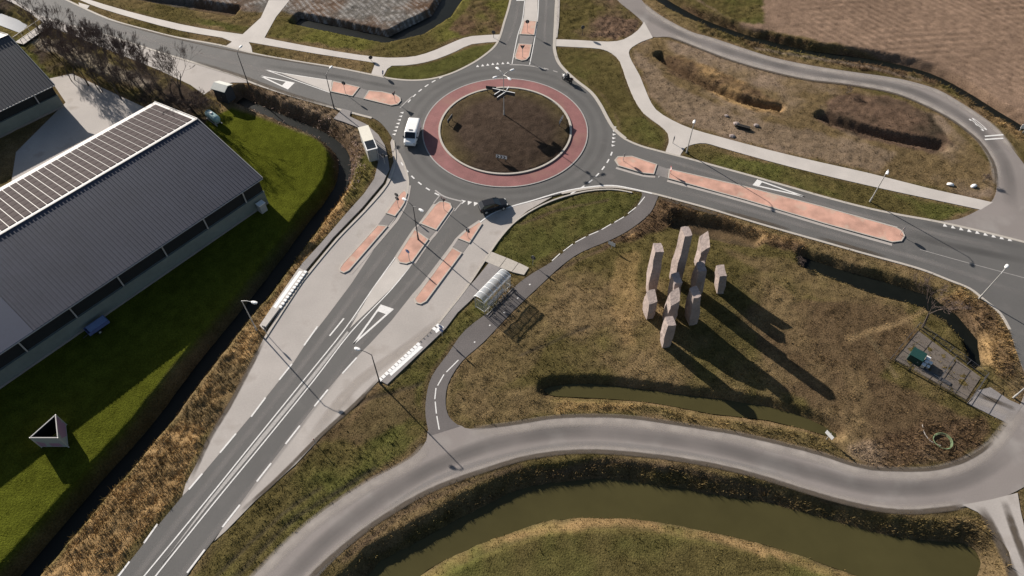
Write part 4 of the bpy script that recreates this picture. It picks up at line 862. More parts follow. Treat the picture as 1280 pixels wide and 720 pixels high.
for sg in (-1, 1):
    obj('side_window', MB().add([(.3, sg*.968, 1.25), (1.35, sg*.962, 1.22), (.92, sg*.95, 1.72), (.3, sg*.955, 1.74)], [(0, 1, 2, 3)]), M_GLASS, van)
    obj('headlight', MB().box((2.36, sg*.68, .85), (.22, .28, .16)), M_STEEL, van); obj('mirror', MB().box((1.35, sg*1.06, 1.25), (.14, .2, .24)), M_BLACKP, van)
    for x in (-1.55, 1.55): wheel_at(van, x, sg*.86, .33, .22)
obj('roof_vent', MB().box((.55, 0, 2.02), (.16, .6, .05)), M_BLACKP, van); obj('bumper', MB().box((2.47, 0, .42), (.2, 1.5, .2)), M_BACK, van); obj('rear_window', MB().box((-2.49, 0, 1.5), (.03, 1.3, .5)), M_GLASS, van); obj('tail_light', MB().box((-2.47, .8, 1.2), (.08, .1, .5)), M_REDS, van); obj('tail_light', MB().box((-2.47, -.8, 1.2), (.08, .1, .5)), M_REDS, van)
cb = G(616.5, 260); car = thing('car', 'black hatchback car leaving the roundabout beside the pointed island', 'car', cb, R(18))
S = [section(-2.1, .72, .42, .88, .1), section(-1.98, .84, .28, .98, .12), section(-1.2, .89, .24, 1.0, .12, .95), section(0, .90, .24, .98, .1, .95), section(1.0, .89, .24, .94, .1, .93), section(1.75, .84, .28, .80, .12, .9), section(2.08, .66, .36, .64, .1)]
obj('body', MB().loft(S), M_BLACKP, car)
def gsec(x, hw, zb, zt, tw): return [(x, -hw, zb), (x, -tw, zt), (x, tw, zt), (x, hw, zb)]
obj('greenhouse', MB().loft([gsec(-2.0, .74, .96, .985, .7), gsec(-1.5, .80, .97, 1.40, .60), gsec(.1, .82, .96, 1.44, .62), gsec(1.05, .80, .93, .955, .74)]), M_GLASS, car)
obj('roof', MB().loft([[(-1.48, -.60, 1.41), (-1.48, .60, 1.41), (-1.48, .56, 1.445), (-1.48, -.56, 1.445)], [(.1, -.62, 1.45), (.1, .62, 1.45), (.1, .58, 1.49), (.1, -.58, 1.49)]]), M_BLACKP, car)
for sg in (-1, 1):
    obj('headlight', MB().box((1.93, sg*.55, .66), (.2, .3, .12)), M_STEEL, car); obj('tail_light', MB().box((-2.03, sg*.62, .8), (.1, .26, .14)), M_REDS, car); obj('mirror', MB().box((.7, sg*.99, .98), (.14, .18, .12)), M_BLACKP, car)
    for x in (-1.28, 1.3): wheel_at(car, x, sg*.80, .32, .2)
    obj('pillar', MB().bar((.98, sg*.79, .96), (.12, sg*.62, 1.46), .06), M_BLACKP, car)
# motorcycle and rider
mbp = G(709, 102); moto = thing('motorcycle', 'black motorcycle with bright white front fairing on the roundabout', 'motorcycle', mbp, R(140))
for x in (-.72, .76): q = obj('wheel', MB().disc((x, 0, .31), (0, 1, 0), .31, .14, 18), M_RUBBER, moto); obj('rim', MB().disc((x, 0, .31), (0, 1, 0), .19, .16, 12), M_STEEL, q)
obj('fuel_tank', MB().loft([[(x, y*wv, z0+z*hv) for y, z in ((-1, -1), (1, -1), (1.05, .2), (.6, 1), (-.6, 1), (-1.05, .2))] for x, wv, z0, hv in ((-.2, .13, .82, .1), (.1, .2, .86, .16), (.45, .16, .88, .12))]), M_BLACKP, moto)
obj('seat', MB().loft([[(x, -wv, z), (x, wv, z), (x, wv*.8, z+.12), (x, -wv*.8, z+.12)] for x, wv, z in ((-.95, .1, .92), (-.6, .15, .84), (-.15, .13, .8))]), M_RUBBER, moto)
obj('engine', MB().box((.05, 0, .48), (.62, .36, .42), 0, .9), M_DSTEEL, moto)
obj('fairing', MB().loft([[(x, y*wv, z0+z*hv) for y, z in ((-1, -1), (1, -1), (1, .3), (.5, 1), (-.5, 1), (-1, .3))] for x, wv, z0, hv in ((.42, .24, .88, .25), (.7, .2, .92, .26), (.95, .1, .86, .12))]), M_WHITEP, moto)
obj('fork', MB().tube([(.76, .1, .3), (.5, .12, .98)], .03, 6).tube([(.76, -.1, .3), (.5, -.12, .98)], .03, 6), M_STEEL, moto); obj('handlebar', MB().tube([(.36, -.4, 1.05), (.46, -.1, 1.03), (.46, .1, 1.03), (.36, .4, 1.05)], .02, 6), M_STEEL, moto)
for sg in (-1, 1): obj('pannier', MB().box((-.72, sg*.3, .68), (.5, .2, .36), 0, .93), M_BLACKP, moto); obj('mirror', MB().box((.5, sg*.42, 1.17), (.05, .14, .09)), M_WHITEP, moto)
obj('windscreen', MB().add([(.56, -.17, 1.1), (.56, .17, 1.1), (.42, .14, 1.38), (.42, -.14, 1.38)], [(0, 1, 2, 3)]), M_GLASS, moto); obj('tail_light', MB().box((-1.0, 0, .95), (.06, .18, .06)), M_REDS, moto)
def skin_body(name, chain, m, parent=None, loc=None, rz=0.0, sub=1, **props):
    vs, es, rs = chain; me = bpy.data.meshes.new(name); me.from_pydata(vs, es, []); o = bpy.data.objects.new(name, me); COL.objects.link(o)
    md = o.modifiers.new('skin', 'SKIN'); sv = me.skin_vertices[0].data if me.skin_vertices else None
    if sv is None:
        bm = bmesh.new(); bm.from_mesh(me); bm.verts.layers.skin.verify(); bm.to_mesh(me); bm.free(); sv = me.skin_vertices[0].data
    for i, r_ in enumerate(rs): sv[i].radius = (r_, r_) if not hasattr(r_, '__len__') else r_
    sv[0].use_root = True
    ss = o.modifiers.new('sub', 'SUBSURF'); ss.levels = sub; ss.render_levels = sub
    bpy.context.view_layer.update(); ev = o.evaluated_get(bpy.context.evaluated_depsgraph_get()); nm = bpy.data.meshes.new_from_object(ev)
    bpy.data.objects.remove(o); nm.materials.clear(); nm.materials.append(m); nm.shade_smooth(); o = bpy.data.objects.new(name, nm); COL.objects.link(o)
    if parent: o.parent = parent
    if loc is not None: o.location = loc
    o.rotation_euler.z = rz
    for k, v in props.items(): o[k] = v
    return o
M_SUIT = mat('dark_riding_suit', (.02, .022, .03), .7, .15, 5)
vs = [(-.30, 0, .98), (-.22, 0, 1.2), (-.10, 0, 1.42), (-.02, 0, 1.52), (.03, 0, 1.6),
      (-.12, .19, 1.42), (.08, .32, 1.22), (.32, .36, 1.09), (.40, .37, 1.07), (-.12, -.19, 1.42), (.08, -.32, 1.22), (.32, -.36, 1.09), (.40, -.37, 1.07),
      (-.26, .14, .95), (.10, .24, .86), (-.12, .25, .46), (.06, .26, .36), (-.26, -.14, .95), (.10, -.24, .86), (-.12, -.25, .46), (.06, -.26, .36)]
es = [(0, 1), (1, 2), (2, 3), (3, 4), (2, 5), (5, 6), (6, 7), (7, 8), (2, 9), (9, 10), (10, 11), (11, 12), (0, 13), (13, 14), (14, 15), (15, 16), (0, 17), (17, 18), (18, 19), (19, 20)]
rs = [.16, .15, .17, .09, .07, .08, .06, .045, .04, .08, .06, .045, .04, .11, .085, .06, .05, .11, .085, .06, .05]
rider = thing('person', 'motorcyclist in dark suit and white helmet riding astride', 'person', mbp, R(140))
skin_body('body', (vs, es, rs), M_SUIT, rider)
mb = MB(); mb.loft([[(.05+math.cos(a)*r_, math.sin(a)*r_*.85, 1.72+z) for a in [2*math.pi*k/12 for k in range(12)]] for z, r_ in ((-.15, .09), (-.10, .13), (0, .155), (.08, .135), (.13, .08), (.145, .02))])
hm = obj('helmet', mb, M_WHITEP, rider, shade=True); obj('visor', MB().loft([[(.05+math.cos(a)*.162, math.sin(a)*.142, 1.72+z) for a in (-.9, -.45, 0, .45, .9)] for z in (-.05, .06)], False), M_GLASS, hm)
for sg in (-1, 1):
    hand = MB()
    for k in range(4): y = sg*(.33+.022*k); hand.tube([(.37, y, 1.09), (.42, y, 1.10), (.44, y, 1.06), (.42, y, 1.03)], [.012, .012, .011, .009], 5)
    hand.tube([(.36, sg*.33, 1.07), (.40, sg*.30, 1.04), (.43, sg*.31, 1.02)], [.013, .012, .01], 5); obj('glove', hand, M_SUIT, rider)
# ------------------------------------------------------------------ bus shelters
def mat_clear(name, col, alpha):
    m = bpy.data.materials.new(name); m.use_nodes = True; b = m.node_tree.nodes['Principled BSDF']; b.inputs['Base Color'].default_value = (*col, 1); b.inputs['Roughness'].default_value = .08; b.inputs['Alpha'].default_value = alpha
    n = m.node_tree.nodes.new('ShaderNodeTexNoise'); n.inputs['Scale'].default_value = 2; mr = m.node_tree.nodes.new('ShaderNodeMapRange'); mr.inputs['To Min'].default_value = alpha*.8; mr.inputs['To Max'].default_value = min(1, alpha*1.2)
    m.node_tree.links.new(n.outputs['Fac'], mr.inputs['Value']); m.node_tree.links.new(mr.outputs[0], b.inputs['Alpha']); return m
M_PANE = mat_clear('clear_pane', (.5, .56, .6), .16); M_MILK = mat_clear('milky_roof_pane', (.52, .55, .58), .5)
a, b = G(599, 375, 2.3), G(632, 341.5, 2.3); ax = b-a; LEN = ax.length; rz = math.atan2(ax.y, ax.x); org = Vector((a.x, a.y, .0)); org.z = zat(org.x, org.y)
sh = thing('bus_shelter', 'bus shelter with barrel vaulted milky glass roof and glazed frame walls', 'bus shelter', org, rz)
RW, H0 = 1.75, 2.25
def arcp(u): th = math.pi*(.06+.80*u); return (-RW*.5*math.cos(th)*-1*-1 if False else RW/2*math.cos(math.pi-th), H0+.62*math.sin(th))
NP = 6
for k in range(NP):
    x0, x1 = LEN*k/NP+.04, LEN*(k+1)/NP-.04; mb = MB(); n = 8; vs = []
    for i in range(n+1): y, z = arcp(i/n); vs += [(x0, -y, z), (x1, -y, z)]
    mb.add(vs, [(2*i, 2*i+1, 2*i+3, 2*i+2) for i in range(n)]); obj('roof_pane', mb, M_MILK, sh, shade=True)
for k in range(NP+1):
    x = LEN*k/NP; obj('rib', MB().tube([(x, -arcp(i/8)[0], arcp(i/8)[1]) for i in range(9)], .045, 6), M_WHITEP, sh)
for u in (0, 1): y, z = arcp(u); obj('eave_rail', MB().bar((-.05, -y, z), (LEN+.05, -y, z), .09), M_WHITEP, sh)
yb = -RW/2+.1
for k in range(NP+1): x = LEN*k/NP; obj('post', MB().box((x, yb, H0/2), (.07, .07, H0)), M_STEEL, sh)
for k in range(NP): obj('wall_pane', MB().box((LEN*(k+.5)/NP, yb, 1.3), (LEN/NP-.1, .015, 1.7)), M_PANE, sh)
for z in (.4, 2.2): obj('rail', MB().bar((0, yb, z), (LEN, yb, z), .06), M_STEEL, sh)
for x in (0, LEN):
    obj('post', MB().box((x, RW/2-.15, H0/2), (.07, .07, H0)), M_STEEL, sh); obj('end_pane', MB().box((x, 0, 1.3), (.015, RW-.4, 1.7)), M_PANE, sh)
    for z in (.4, 2.2): obj('rail', MB().bar((x, yb, z), (x, RW/2-.15, z), .06), M_STEEL, sh)
obj('bench', MB().box((LEN/2, yb+.3, .47), (LEN*.6, .36, .06)), M_DSTEEL, sh); obj('bench_leg', MB().box((LEN*.3, yb+.3, .22), (.06, .3, .44)), M_DSTEEL, sh); obj('bench_leg', MB().box((LEN*.7, yb+.3, .22), (.06, .3, .44)), M_DSTEEL, sh)
def bicycle():
    t = thing('bicycle', 'dark bicycle parked in the rack along the barrel roofed shelter', 'bicycle', group='bicycles parked at the shelter')
    for y in (-.53, .53):
        q = obj('wheel', MB().tube([(0, y+.33*math.cos(a), .34+.33*math.sin(a)) for a in [2*math.pi*i/16 for i in range(17)]], .024, 5), M_RUBBER, t)
        sp = MB()
        for i in range(6): a = math.pi*i/6; sp.tube([(0, y-.31*math.cos(a), .34-.31*math.sin(a)), (0, y+.31*math.cos(a), .34+.31*math.sin(a))], .004, 3)
        obj('spokes', sp, M_STEEL, q)
    fr = MB()
    for a, b in (((0, -.53, .34), (0, -.12, .30)), ((0, -.12, .30), (0, -.22, .82)), ((0, -.22, .76), (0, .36, .80)), ((0, -.12, .30), (0, .38, .72)), ((0, -.53, .34), (0, -.22, .72)), ((0, .53, .34), (0, .34, .95))): fr.tube([a, b], .022, 6)
    obj('frame', fr, M_BLACKP, t); obj('saddle', MB().loft([[(-.03, .02, .86), (.03, .02, .86), (.02, .02, .91), (-.02, .02, .91)], [(-.09, -.26, .87), (.09, -.26, .87), (.08, -.26, .93), (-.08, -.26, .93)]]), M_RUBBER, t)
    obj('handlebar', MB().tube([(-.3, .2, 1.02), (-.22, .33, 1.03), (.22, .33, 1.03), (.3, .2, 1.02)], .016, 6), M_STEEL, t); obj('luggage_rack', MB().box((0, -.5, .74), (.14, .36, .02)), M_DSTEEL, t)
    return t
bk = None
for k in range(6):
    p = local(org, rz, LEN*(k+.45)/6+.05*math.sin(k*3), -RW/2-.75+.1*math.cos(k*5)); p.z = max(zat(p.x, p.y), .004)
    if bk is None: bk = bicycle(); bk.location = p; bk.rotation_euler.z = rz+R(4)
    else: copy_obj(bk, None, p, rz+R(-10+7*((k*5) % 4)))
p = local(org, rz, LEN/2, -RW/2-.3); t = thing('bicycle_rack', 'low steel rack holding the parked bicycles', 'bicycle rack', (p.x, p.y, max(zat(p.x, p.y), 0)), rz)
obj('base_rail', MB().box((0, 0, .05), (LEN, .06, .06)), M_STEEL, t)
for k in range(7): x = LEN*(k/6-.5); obj('hoop', MB().tube([(x-.09, 0, .05), (x-.09, 0, .4), (x+.09, 0, .4), (x+.09, 0, .05)], .015, 5), M_STEEL, t)
a, b = G(454, 159, 2.4), G(465.5, 188, 2.4); ax = b-a; LEN = ax.length; rz = math.atan2(ax.y, ax.x)
s2 = thing('bus_shelter', 'white flat roofed bus shelter with a dark glazed roof panel', 'bus shelter', (a.x, a.y, .13), rz)
Wd = 1.65; M_CREAM = mat('cream_roof', (.66, .62, .52), .6, .06, 1.5)
obj('roof', MB().box((LEN*.31, 0, 2.40), (LEN*.62, Wd, .12)), M_CREAM, s2); fr = obj('roof_frame', MB().box((LEN*.81, Wd/2-.06, 2.40), (LEN*.38, .12, .14)).box((LEN*.81, -Wd/2+.06, 2.40), (LEN*.38, .12, .14)).box((LEN-.09, 0, 2.403), (.18, Wd-.24, .13)), M_WHITEP, s2)
for i in range(2): obj('roof_panel', MB().box((LEN*.62+.08+(LEN*.38-.26)*(i+.5)/2, 0, 2.41), ((LEN*.38-.26)/2-.03, Wd-.26, .05)), M_GLASS, s2)
M_SHW = mat('shelter_wall', (.33, .32, .30), .7, .08, 2)
obj('back_wall', MB().box((LEN/2, -Wd/2+.1, 1.15), (LEN-.2, .06, 2.1)), M_SHW, s2)
for x in (.12, LEN-.12): obj('end_wall', MB().box((x, -.05, 1.15), (.06, Wd*.72, 2.1)), M_SHW, s2); obj('post', MB().box((x, Wd/2-.12, 1.17), (.08, .08, 2.33)), M_STEEL, s2)
obj('bench', MB().box((LEN/2, -Wd/2+.38, .48), (LEN*.7, .4, .06)), M_PLANK, s2)
for x in (LEN*.25, LEN*.75): obj('bench_leg', MB().box((x, -Wd/2+.38, .22), (.06, .32, .45)), M_DSTEEL, s2)
# ------------------------------------------------------------------ kiosk, gas tank, triangular billboard
kb = G(283, 123); kz = zat(kb.x, kb.y); k = thing('kiosk', 'small dark kiosk with a pale pitched roof beside the bare trees', 'kiosk', (kb.x, kb.y, max(kz, -.1)), R(-22))
M_KW = mat('kiosk_wall', (.05, .05, .055), .8, .1, 2); M_KR = mat('pale_roof', (.55, .55, .50), .7, .08, 2)
obj('wall', MB().box((0, 0, 1.15), (2.3, 1.9, 2.5)), M_KW, k)
mb = MB(); mb.loft([[(x, -1.15, 2.35), (x, 0, 2.85), (x, 1.15, 2.35), (x, 1.15, 2.46), (x, 0, 2.97), (x, -1.15, 2.46)] for x in (-1.35, 1.35)]); obj('roof', mb, M_KR, k)
d_ = obj('door', MB().box((-.3, -.97, 1.0), (.9, .05, 1.95)), M_BACK, k); obj('handle', MB().box((.05, -1.01, 1.0), (.04, .04, .14)), M_STEEL, d_); obj('vent', MB().box((.7, -.965, 1.6), (.5, .04, .4)), M_DSTEEL, k)
M_TANK = mat('pale_teal_paint', (.36, .50, .48), .4, .08, 2)
tb = G(268, 151); tk = thing('gas_tank', 'pale teal rounded gas tank on skids behind the barn gable', 'tank', (tb.x, tb.y, zat(tb.x, tb.y)), R(-42))
mb = MB(); pr = [(-1.6, .05), (-1.55, .3), (-1.4, .5), (-1.1, .62), (1.1, .62), (1.4, .5), (1.55, .3), (1.6, .05)]
mb.tube([(x, 0, .95) for x, r_ in pr], [r_ for x, r_ in pr], 16); obj('vessel', mb, M_TANK, tk, shade=True); obj('valve_dome', MB().disc((0, 0, 1.62), (0, 0, 1), .25, .22, 12, .2), M_WHITEP, tk)
for x in (-.9, .9): obj('saddle', MB().box((x, 0, .22), (.2, 1.0, .44)), M_TRIM, tk)
for y in (-.45, .45): obj('skid', MB().box((0, y-.0, .03), (3.0, .14, .12)), M_TRIM, tk)
TB = [G(86, 559), G(83, 531), G(52, 559)]; cen = sum(TB, Vector())/3; cen.z = zat(cen.x, cen.y)
bt = thing('billboard', 'three sided billboard tower with pink and violet posters on the barn lawn', 'billboard', cen)
M_POST1 = bpy.data.materials.new('poster_print'); M_POST1.use_nodes = True; N_ = M_POST1.node_tree.nodes; vo = N_.new('ShaderNodeTexVoronoi'); vo.inputs['Scale'].default_value = .8; tc = N_.new('ShaderNodeTexCoord'); M_POST1.node_tree.links.new(tc.outputs['Object'], vo.inputs['Vector'])
rp = N_.new('ShaderNodeValToRGB'); M_POST1.node_tree.links.new(vo.outputs['Color'], rp.inputs[0]); rp.color_ramp.elements[0].color = (.36, .20, .28, 1); rp.color_ramp.elements[1].color = (.10, .07, .22, 1); e1 = rp.color_ramp.elements.new(.45); e1.color = (.34, .35, .34, 1); rp.color_ramp.interpolation = 'CONSTANT'; M_POST1.node_tree.links.new(rp.outputs[0], N_['Principled BSDF'].inputs['Base Color'])
LT = [p-Vector((cen.x, cen.y, 0)) for p in TB]
for p in LT: obj('post', MB().tube([(p.x, p.y, -.1), (p.x, p.y, 2.5)], .07, 8), M_STEEL, bt)
for i in range(3):
    p, q = LT[i], LT[(i+1) % 3]; d_ = (q-p).normalized(); p2, q2 = p+d_*.1, q-d_*.1
    obj('panel', MB().bar((p2.x, p2.y, 1.35), (q2.x, q2.y, 1.35), .05, 2.1), M_POST1, bt); obj('top_rail', MB().bar((p2.x, p2.y, 2.46), (q2.x, q2.y, 2.46), .10, .08), M_TRIM, bt); cc_ = -((p+q)/2).normalized()*.05; obj('shade_liner', MB().bar((p2.x+cc_.x+d_.x*.15, p2.y+cc_.y+d_.y*.15, 1.35), (q2.x+cc_.x-d_.x*.15, q2.y+cc_.y-d_.y*.15, 1.35), .03, 2.08), M_BLACKP, bt); obj('bottom_rail', MB().bar((p2.x, p2.y, .26), (q2.x, q2.y, .26), .08, .08), M_STEEL, bt)  # black sheets behind the posters paint the shade inside the tower
# ------------------------------------------------------------------ footbridge
a, b = G(24, 54, .35), G(60, 29, .35); ax = b-a; fb = thing('footbridge', 'pale plank footbridge over the water beside the dark barn', 'footbridge', (a.x, a.y, .0), math.atan2(ax.y, ax.x)); LEN = ax.length
n = int(LEN/.34); first = None
for i in range(n):
    x = LEN*(i+.5)/n
    if first is None: first = obj('plank', MB().box((0, 0, .32), (LEN/n-.05, 1.9, .06)), M_PLANK, fb, (x, 0, 0))
    else: copy_obj(first, fb, (x, 0, random.uniform(-.01, .01)))
for y in (-.85, .85):
    obj('beam', MB().box((LEN/2, y, .18), (LEN, .16, .2)), M_WOODD, fb); obj('handrail', MB().bar((0, y, 1.3), (LEN, y, 1.3), .08), M_PLANK, fb)
    for i in range(5): obj('post', MB().box((LEN*(i+.02)/4.05, y, .8), (.08, .08, 1.0)), M_PLANK, fb)
# ------------------------------------------------------------------ fenced enclosure with cabinets
E4 = [(1146, 409), (1113, 449), (1210, 504), (1231, 472)]
P4 = GL(E4); cen = sum(P4, Vector())/4
pd = obj('enclosure_pad', MB().sheet(inset(P4, .35) if True else P4, .02, .25), mat('brown_paving', (.13, .108, .09), .9, .14, 4, var2=.15, scale2=.4, coord='World'), kind='structure', label='brown paved pad inside the fenced enclosure')
fn = thing('fence', 'dark wire fence round the paved cabinet enclosure', 'fence', (cen.x, cen.y, 0))
def fence_run(p, q, parent, H=1.05, gap=2.2):
    p, q = p-Vector((cen.x, cen.y, 0)), q-Vector((cen.x, cen.y, 0)); n = max(1, int((q-p).length/gap))
    for i in range(n): c = p.lerp(q, i/n); obj('post', MB().box((c.x, c.y, H/2-.05), (.06, .06, H+.1)), M_DSTEEL, parent)
    for z in (.2, H-.04): obj('rail', MB().bar((p.x, p.y, z), (q.x, q.y, z), .035), M_DSTEEL, parent)
    mb = MB(); m_ = int((q-p).length/.16)
    for i in range(m_): c = p.lerp(q, (i+.5)/m_); mb.bar((c.x, c.y, .1), (c.x, c.y, H-.06), .010)
    obj('wire_mesh', mb, M_DSTEEL, parent)['kind'] = 'stuff'
for i in range(4): fence_run(P4[i], P4[(i+1) % 4], fn)
fence_run(G(1191, 449.5), G(1170, 480), fn, 1.0)
gd = (P4[2]-P4[1]).normalized(); gz = math.atan2(gd.y, gd.x)
M_GRN = mat('dark_green_paint', (.014, .048, .042), .45, .1, 2); M_BEI = mat('beige_cabinet', (.50, .46, .38), .6, .08, 2)
c = G(1143, 449); t = thing('pump_cabinet', 'dark green metal cabinet in the fenced enclosure', 'cabinet', c, gz); obj('housing', MB().box((0, 0, .55), (1.5, 1.35, 1.1)), M_GRN, t); obj('lid', MB().box((0, 0, 1.13), (1.6, 1.45, .07)), M_GRN, t); d_ = obj('door', MB().box((0, -.69, .55), (1.2, .04, .9)), M_GRN, t); obj('handle', MB().box((.4, -.725, .6), (.04, .04, .2)), M_STEEL, d_); obj('foot', MB().box((0, 0, .01), (1.3, 1.2, .1)), M_WALKG, t)
for i, (dx, dy, s) in enumerate(((1.15, .55, .42), (1.2, .05, .36), (1.1, -.5, .4), (1.65, .35, .34), (1.62, -.25, .30))):
    p = local(c, gz, dx, dy); t = thing('valve_box', ['tall', 'narrow', 'squat', 'outer', 'smallest'][i]+' beige valve box beside the green cabinet', 'valve box', p, gz, 'beige boxes in the enclosure'); hh = .75-.1*i; obj('housing', MB().box((0, 0, hh/2), (s, s*1.1, hh)), M_BEI, t); obj('cap', MB().box((0, 0, hh+.03), (s+.06, s*1.1+.06, .06)), M_WHITEP, t)
p = local(c, gz, 2.9, -.75); t = thing('access_hatch', 'long dark hatch cover in the enclosure paving', 'hatch', (p.x, p.y, .02), gz); obj('cover', MB().box((0, 0, .05), (3.4, .5, .1)), M_DSTEEL, t); obj('handle', MB().bar((-.3, 0, .12), (.3, 0, .12), .04), M_STEEL, t)
# ------------------------------------------------------------------ loose things on the rough ground
c = G(1178, 552); c.z = zat(c.x, c.y); t = thing('hose_coil', 'green hose coiled in a ring with a pale loose end on rough ground', 'hose', c)
M_HOSE = mat('green_hose', (.20, .28, .15), .5, .1, 3)
for k in range(3): r_ = .92+.06*k; obj('loop', MB().tube([(r_*math.cos(a), r_*math.sin(a)*.95, .12+.09*k+.05*math.sin(2*a)) for a in [2*math.pi*i/28 for i in range(29)]], .03, 6), M_HOSE, t)
e_ = [G(*q)-Vector((c.x, c.y, 0)) for q in smooth([(1153, 531), (1155, 540), (1161, 549), (1168, 554), (1176, 557)], n=3)]; obj('loose_end', MB().tube([(p.x, p.y, .1) for p in e_], .05, 6), M_PLANK, t)
c = G(929, 160); c.z = zat(c.x, c.y); t = thing('beam_stack', 'stack of dark timber beams lying on pale rubble', 'timber stack', c, R(-22))
for i, (y, z, l) in enumerate(((-.3, .12, 2.0), (0, .12, 2.3), (.3, .12, 1.9), (-.15, .36, 2.1), (.15, .36, 1.8))): obj('beam', MB().box((random.uniform(-.15, .15), y, z), (l, .24, .22), R(random.uniform(-4, 4))), M_WOODD, t)
for i, (q, s) in enumerate((((920, 155), .5), ((908, 145), .4), ((945, 157), .45), ((915, 170), .5))):
    c = G(*q); r = random.Random(i); secs = [[(s*kk*math.cos(a)*(1+r.uniform(-.2, .2)), s*kk*.8*math.sin(a)*(1+r.uniform(-.2, .2)), z*s) for a in [i2*math.pi/4 for i2 in range(8)]] for z, kk in ((-.1, .9), (.25, 1), (.5, .7), (.6, .3))]
    obj('boulder', MB().loft(secs), M_STONE, loc=(c.x, c.y, zat(c.x, c.y)), label='pale boulder lying beside the dark timber stack', category='boulder', group='boulders by the timber stack')
for i, (q, lb) in enumerate((((1188, 231), 'white sack lying by the bend of the pale cycle path'), ((1217, 233), 'second white sack lying nearer the looping road'))):
    c = G(*q); mb = MB(); r = random.Random(i+9); mb.loft([[(x, wv*math.cos(a), .02+.3*wv/.3*(1+math.sin(a))*.55) for a in [k*math.pi/5 for k in range(10)]] for x, wv in ((-.5, .08), (-.42, .24), (0, .32), (.4, .25), (.5, .08))])
    obj('sack', mb, M_WHITEP, loc=(c.x, c.y, zat(c.x, c.y)-.02), rz=R(-15+40*i), shade=True, label=lb, category='sack', group='white sacks')
c = G(1277, 164); c.z = -1.2+.15; t = thing('notice_board', 'white square board standing in the field ditch', 'board', (c.x, c.y, zat(c.x, c.y)), R(-20)); obj('leg', MB().box((-.3, .05, .4), (.07, .07, 1.0)), M_STEEL, t); obj('leg', MB().box((.3, .05, .4), (.07, .07, 1.0)), M_STEEL, t); obj('panel', MB().box((0, 0, 1.1), (.95, .05, .75)), M_WHITEP, t)
# ------------------------------------------------------------------ bare trees and shrubs
def tree_meshes(seed, h, spread, trunk_r, depth=5, lean=(0, 0), multi=1):
    r = random.Random(seed); tr, tw = MB(), MB()
    def grow(p, d, L, rad, lev):
        n = 3; pts = [p]; q = p; dd = d; rad = max(rad, .013)
        for i in range(n):
            dd = (dd+Vector((r.uniform(-.16, .16), r.uniform(-.16, .16), r.uniform(-.02, .12)))).normalized(); q = q+dd*(L/n); pts.append(q)
        rs_ = [rad*(1-.4*i/n) for i in range(n+1)]
        (tr if lev < 2 else tw).tube(pts, rs_, 6 if lev == 0 else (4 if lev < 3 else 3), False)
        if lev >= depth: return
        k = r.choice((2, 3, 3)) if lev < 2 else r.choice((2, 3, 4))
        for i in range(k):
            a = r.uniform(0, 6.28); tilt = r.uniform(.3, .75)*spread
            ax_ = Vector((math.cos(a), math.sin(a), 0)); nd = (dd*math.cos(tilt)+(ax_-dd*ax_.dot(dd)).normalized()*math.sin(tilt)).normalized()
            grow(pts[r.choice((2, 3, 3))] if i else pts[3], nd, L*r.uniform(.58, .8), rs_[-1]*r.uniform(.55, .75), lev+1)
    for i in range(multi):
        d = Vector((lean[0]+r.uniform(-.1, .1)*(1+multi*.6), lean[1]+r.uniform(-.1, .1)*(1+multi*.6), 1)).normalized()
        grow(Vector((r.uniform(-.3, .3)*(multi > 1), r.uniform(-.3, .3)*(multi > 1), -.1)), d, h*.34, trunk_r/(1 if multi == 1 else 1.7), 0)
    return tr, tw
def plant_tree(name, label, cat, px, meshes, s=1.0, rz=0.0, group=None):
    p = G(*px); t = thing(name, label, cat, (p.x, p.y, zat(p.x, p.y)), rz, group); t.scale = (s, s, s)
    for nm, me in zip(('trunk', 'crown'), meshes): o = bpy.data.objects.new(nm, me); COL.objects.link(o); o.parent = t
    return t
def make_me(mbs):
    out = []
    for nm, mb, m in zip(('trunk', 'crown'), mbs, (M_BARK, M_TWIG)):
        me = bpy.data.meshes.new(nm); me.from_pydata([tuple(v) for v in mb.v], [], mb.f); me.materials.append(m); me.update(); out.append(me)
    return out
VAR = [make_me(tree_meshes(100+i, 8.8, .50, .13, 6, (0, 0), 2)) for i in range(4)]
SH = [make_me(tree_meshes(200+i, 2.8, 1.0, .06, 5, (0, 0), 5)) for i in range(3)]
row = [(58, 58), (72, 66), (84, 72), (93, 84), (104, 78), (113, 92), (122, 84), (131, 99), (141, 92), (151, 106), (160, 97), (168, 112), (178, 104), (187, 120), (196, 112), (206, 126), (217, 120), (92, 100), (110, 108), (130, 115), (150, 124)]
for i, q in enumerate(row): plant_tree('bare_tree', 'bare multi stemmed tree in the thicket between barns and road', 'tree', q, VAR[i % 4], .85+.3*random.random(), random.random()*6, 'bare trees in the thicket')
for i in range(14): plant_tree('shrub', 'low tangled bare bush under the thicket trees', 'shrub', (62+i*11.5+random.uniform(-4, 4), 64+i*5.1+random.uniform(-9, 12)), SH[i % 3], .8+.5*random.random(), i*1.1, 'low bushes under the thicket')
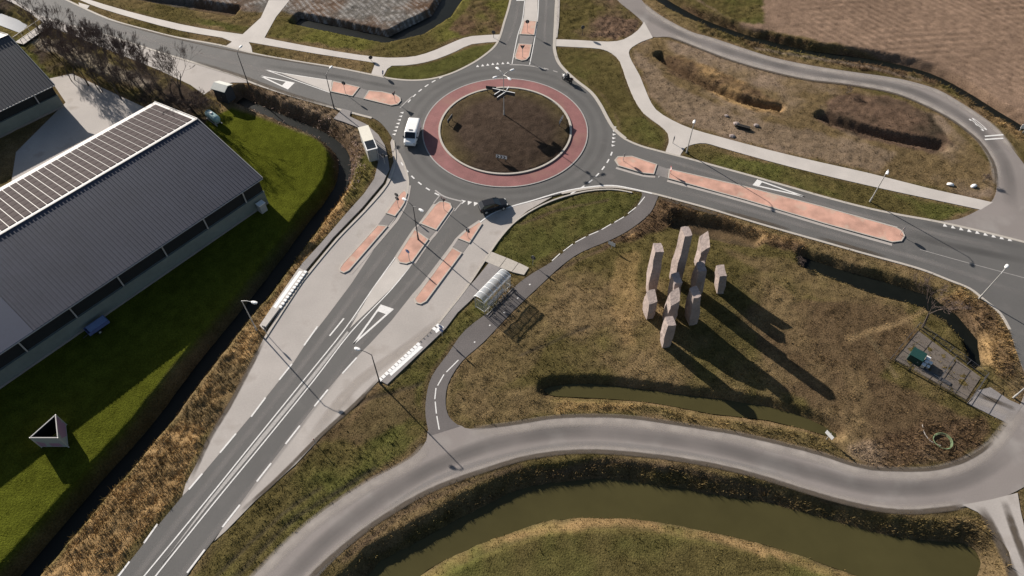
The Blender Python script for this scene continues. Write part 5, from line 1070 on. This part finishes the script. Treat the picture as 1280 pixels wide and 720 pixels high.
plant_tree('bare_tree', 'tallest bare tree rising above the thicket near the kiosk', 'tree', (232, 128), make_me(tree_meshes(31, 10.5, .72, .24, 6)), 1.15, 1.0)
plant_tree('bare_tree', 'lone leafless tree leaning at the corner of the fenced enclosure', 'tree', (1153, 409), make_me(tree_meshes(8, 7.5, .85, .17, 6, (.25, .12))), .95, 0)
for i, (q, s) in enumerate((((245, 135), 1.0), ((254, 142), 1.0), ((262, 136), .8), ((238, 142), 1.1), ((226, 136), 1.0), ((250, 126), .8), ((270, 139), .7))): plant_tree('shrub', 'reddish brown bare shrub between the kiosk and the barn gable', 'shrub', q, SH[i % 3], s, i*1.3, 'bare shrubs by the kiosk')
for i, (q, lb) in enumerate((((1058, 116), 'thin bare sapling beside the looping road'), ((1228, 226), 'small twiggy shrub inside the road bend'), ((1000, 330), 'tangled dry shrub at the head of the ditch'))): plant_tree('shrub', lb, 'shrub', q, SH[i], .55, i)
M_ORG = mat('orange_leaves', (.42, .20, .04), .9, .2, 4)
# reeds and litter on banks
grass('dry_reeds', 150000, 'dry reeds and coarse straw on the ditch banks', .12, .42, 15, 1.0, lambda x, y: np.isin(np.zeros(len(x)), [0]) & (amp[gi(x, y)] > .125), 1.1)
r = np.random.default_rng(8); deb = MB()
for i in range(520):
    q = (r.normal(438, 7), r.normal(200, 16)) if i < 300 else (r.uniform(310, 420), 0)
    if i >= 300: q = (q[0], 118+(q[0]-310)*.32+r.normal(6, 7))
    p = G(*q); j, k = gi(p.x, p.y)
    if road[j, k] or near[j, k] > .1 or dens[j, k] < .5: continue
    a = r.uniform(0, 6.28); L = r.uniform(.2, .55); z = Z[j, k]
    deb.bar((p.x, p.y, z+.05), (p.x+L*math.cos(a), p.y+L*math.sin(a), z+r.uniform(.03, .25)), r.uniform(.03, .07), r.uniform(.02, .06))
obj('cut_branches', deb, mat('dead_wood', (.30, .21, .17), .9, .3, 1.2, coord='World'), kind='stuff', label='scattered pinkish cut branches on the ditch bank by the white shelter', category='branches')
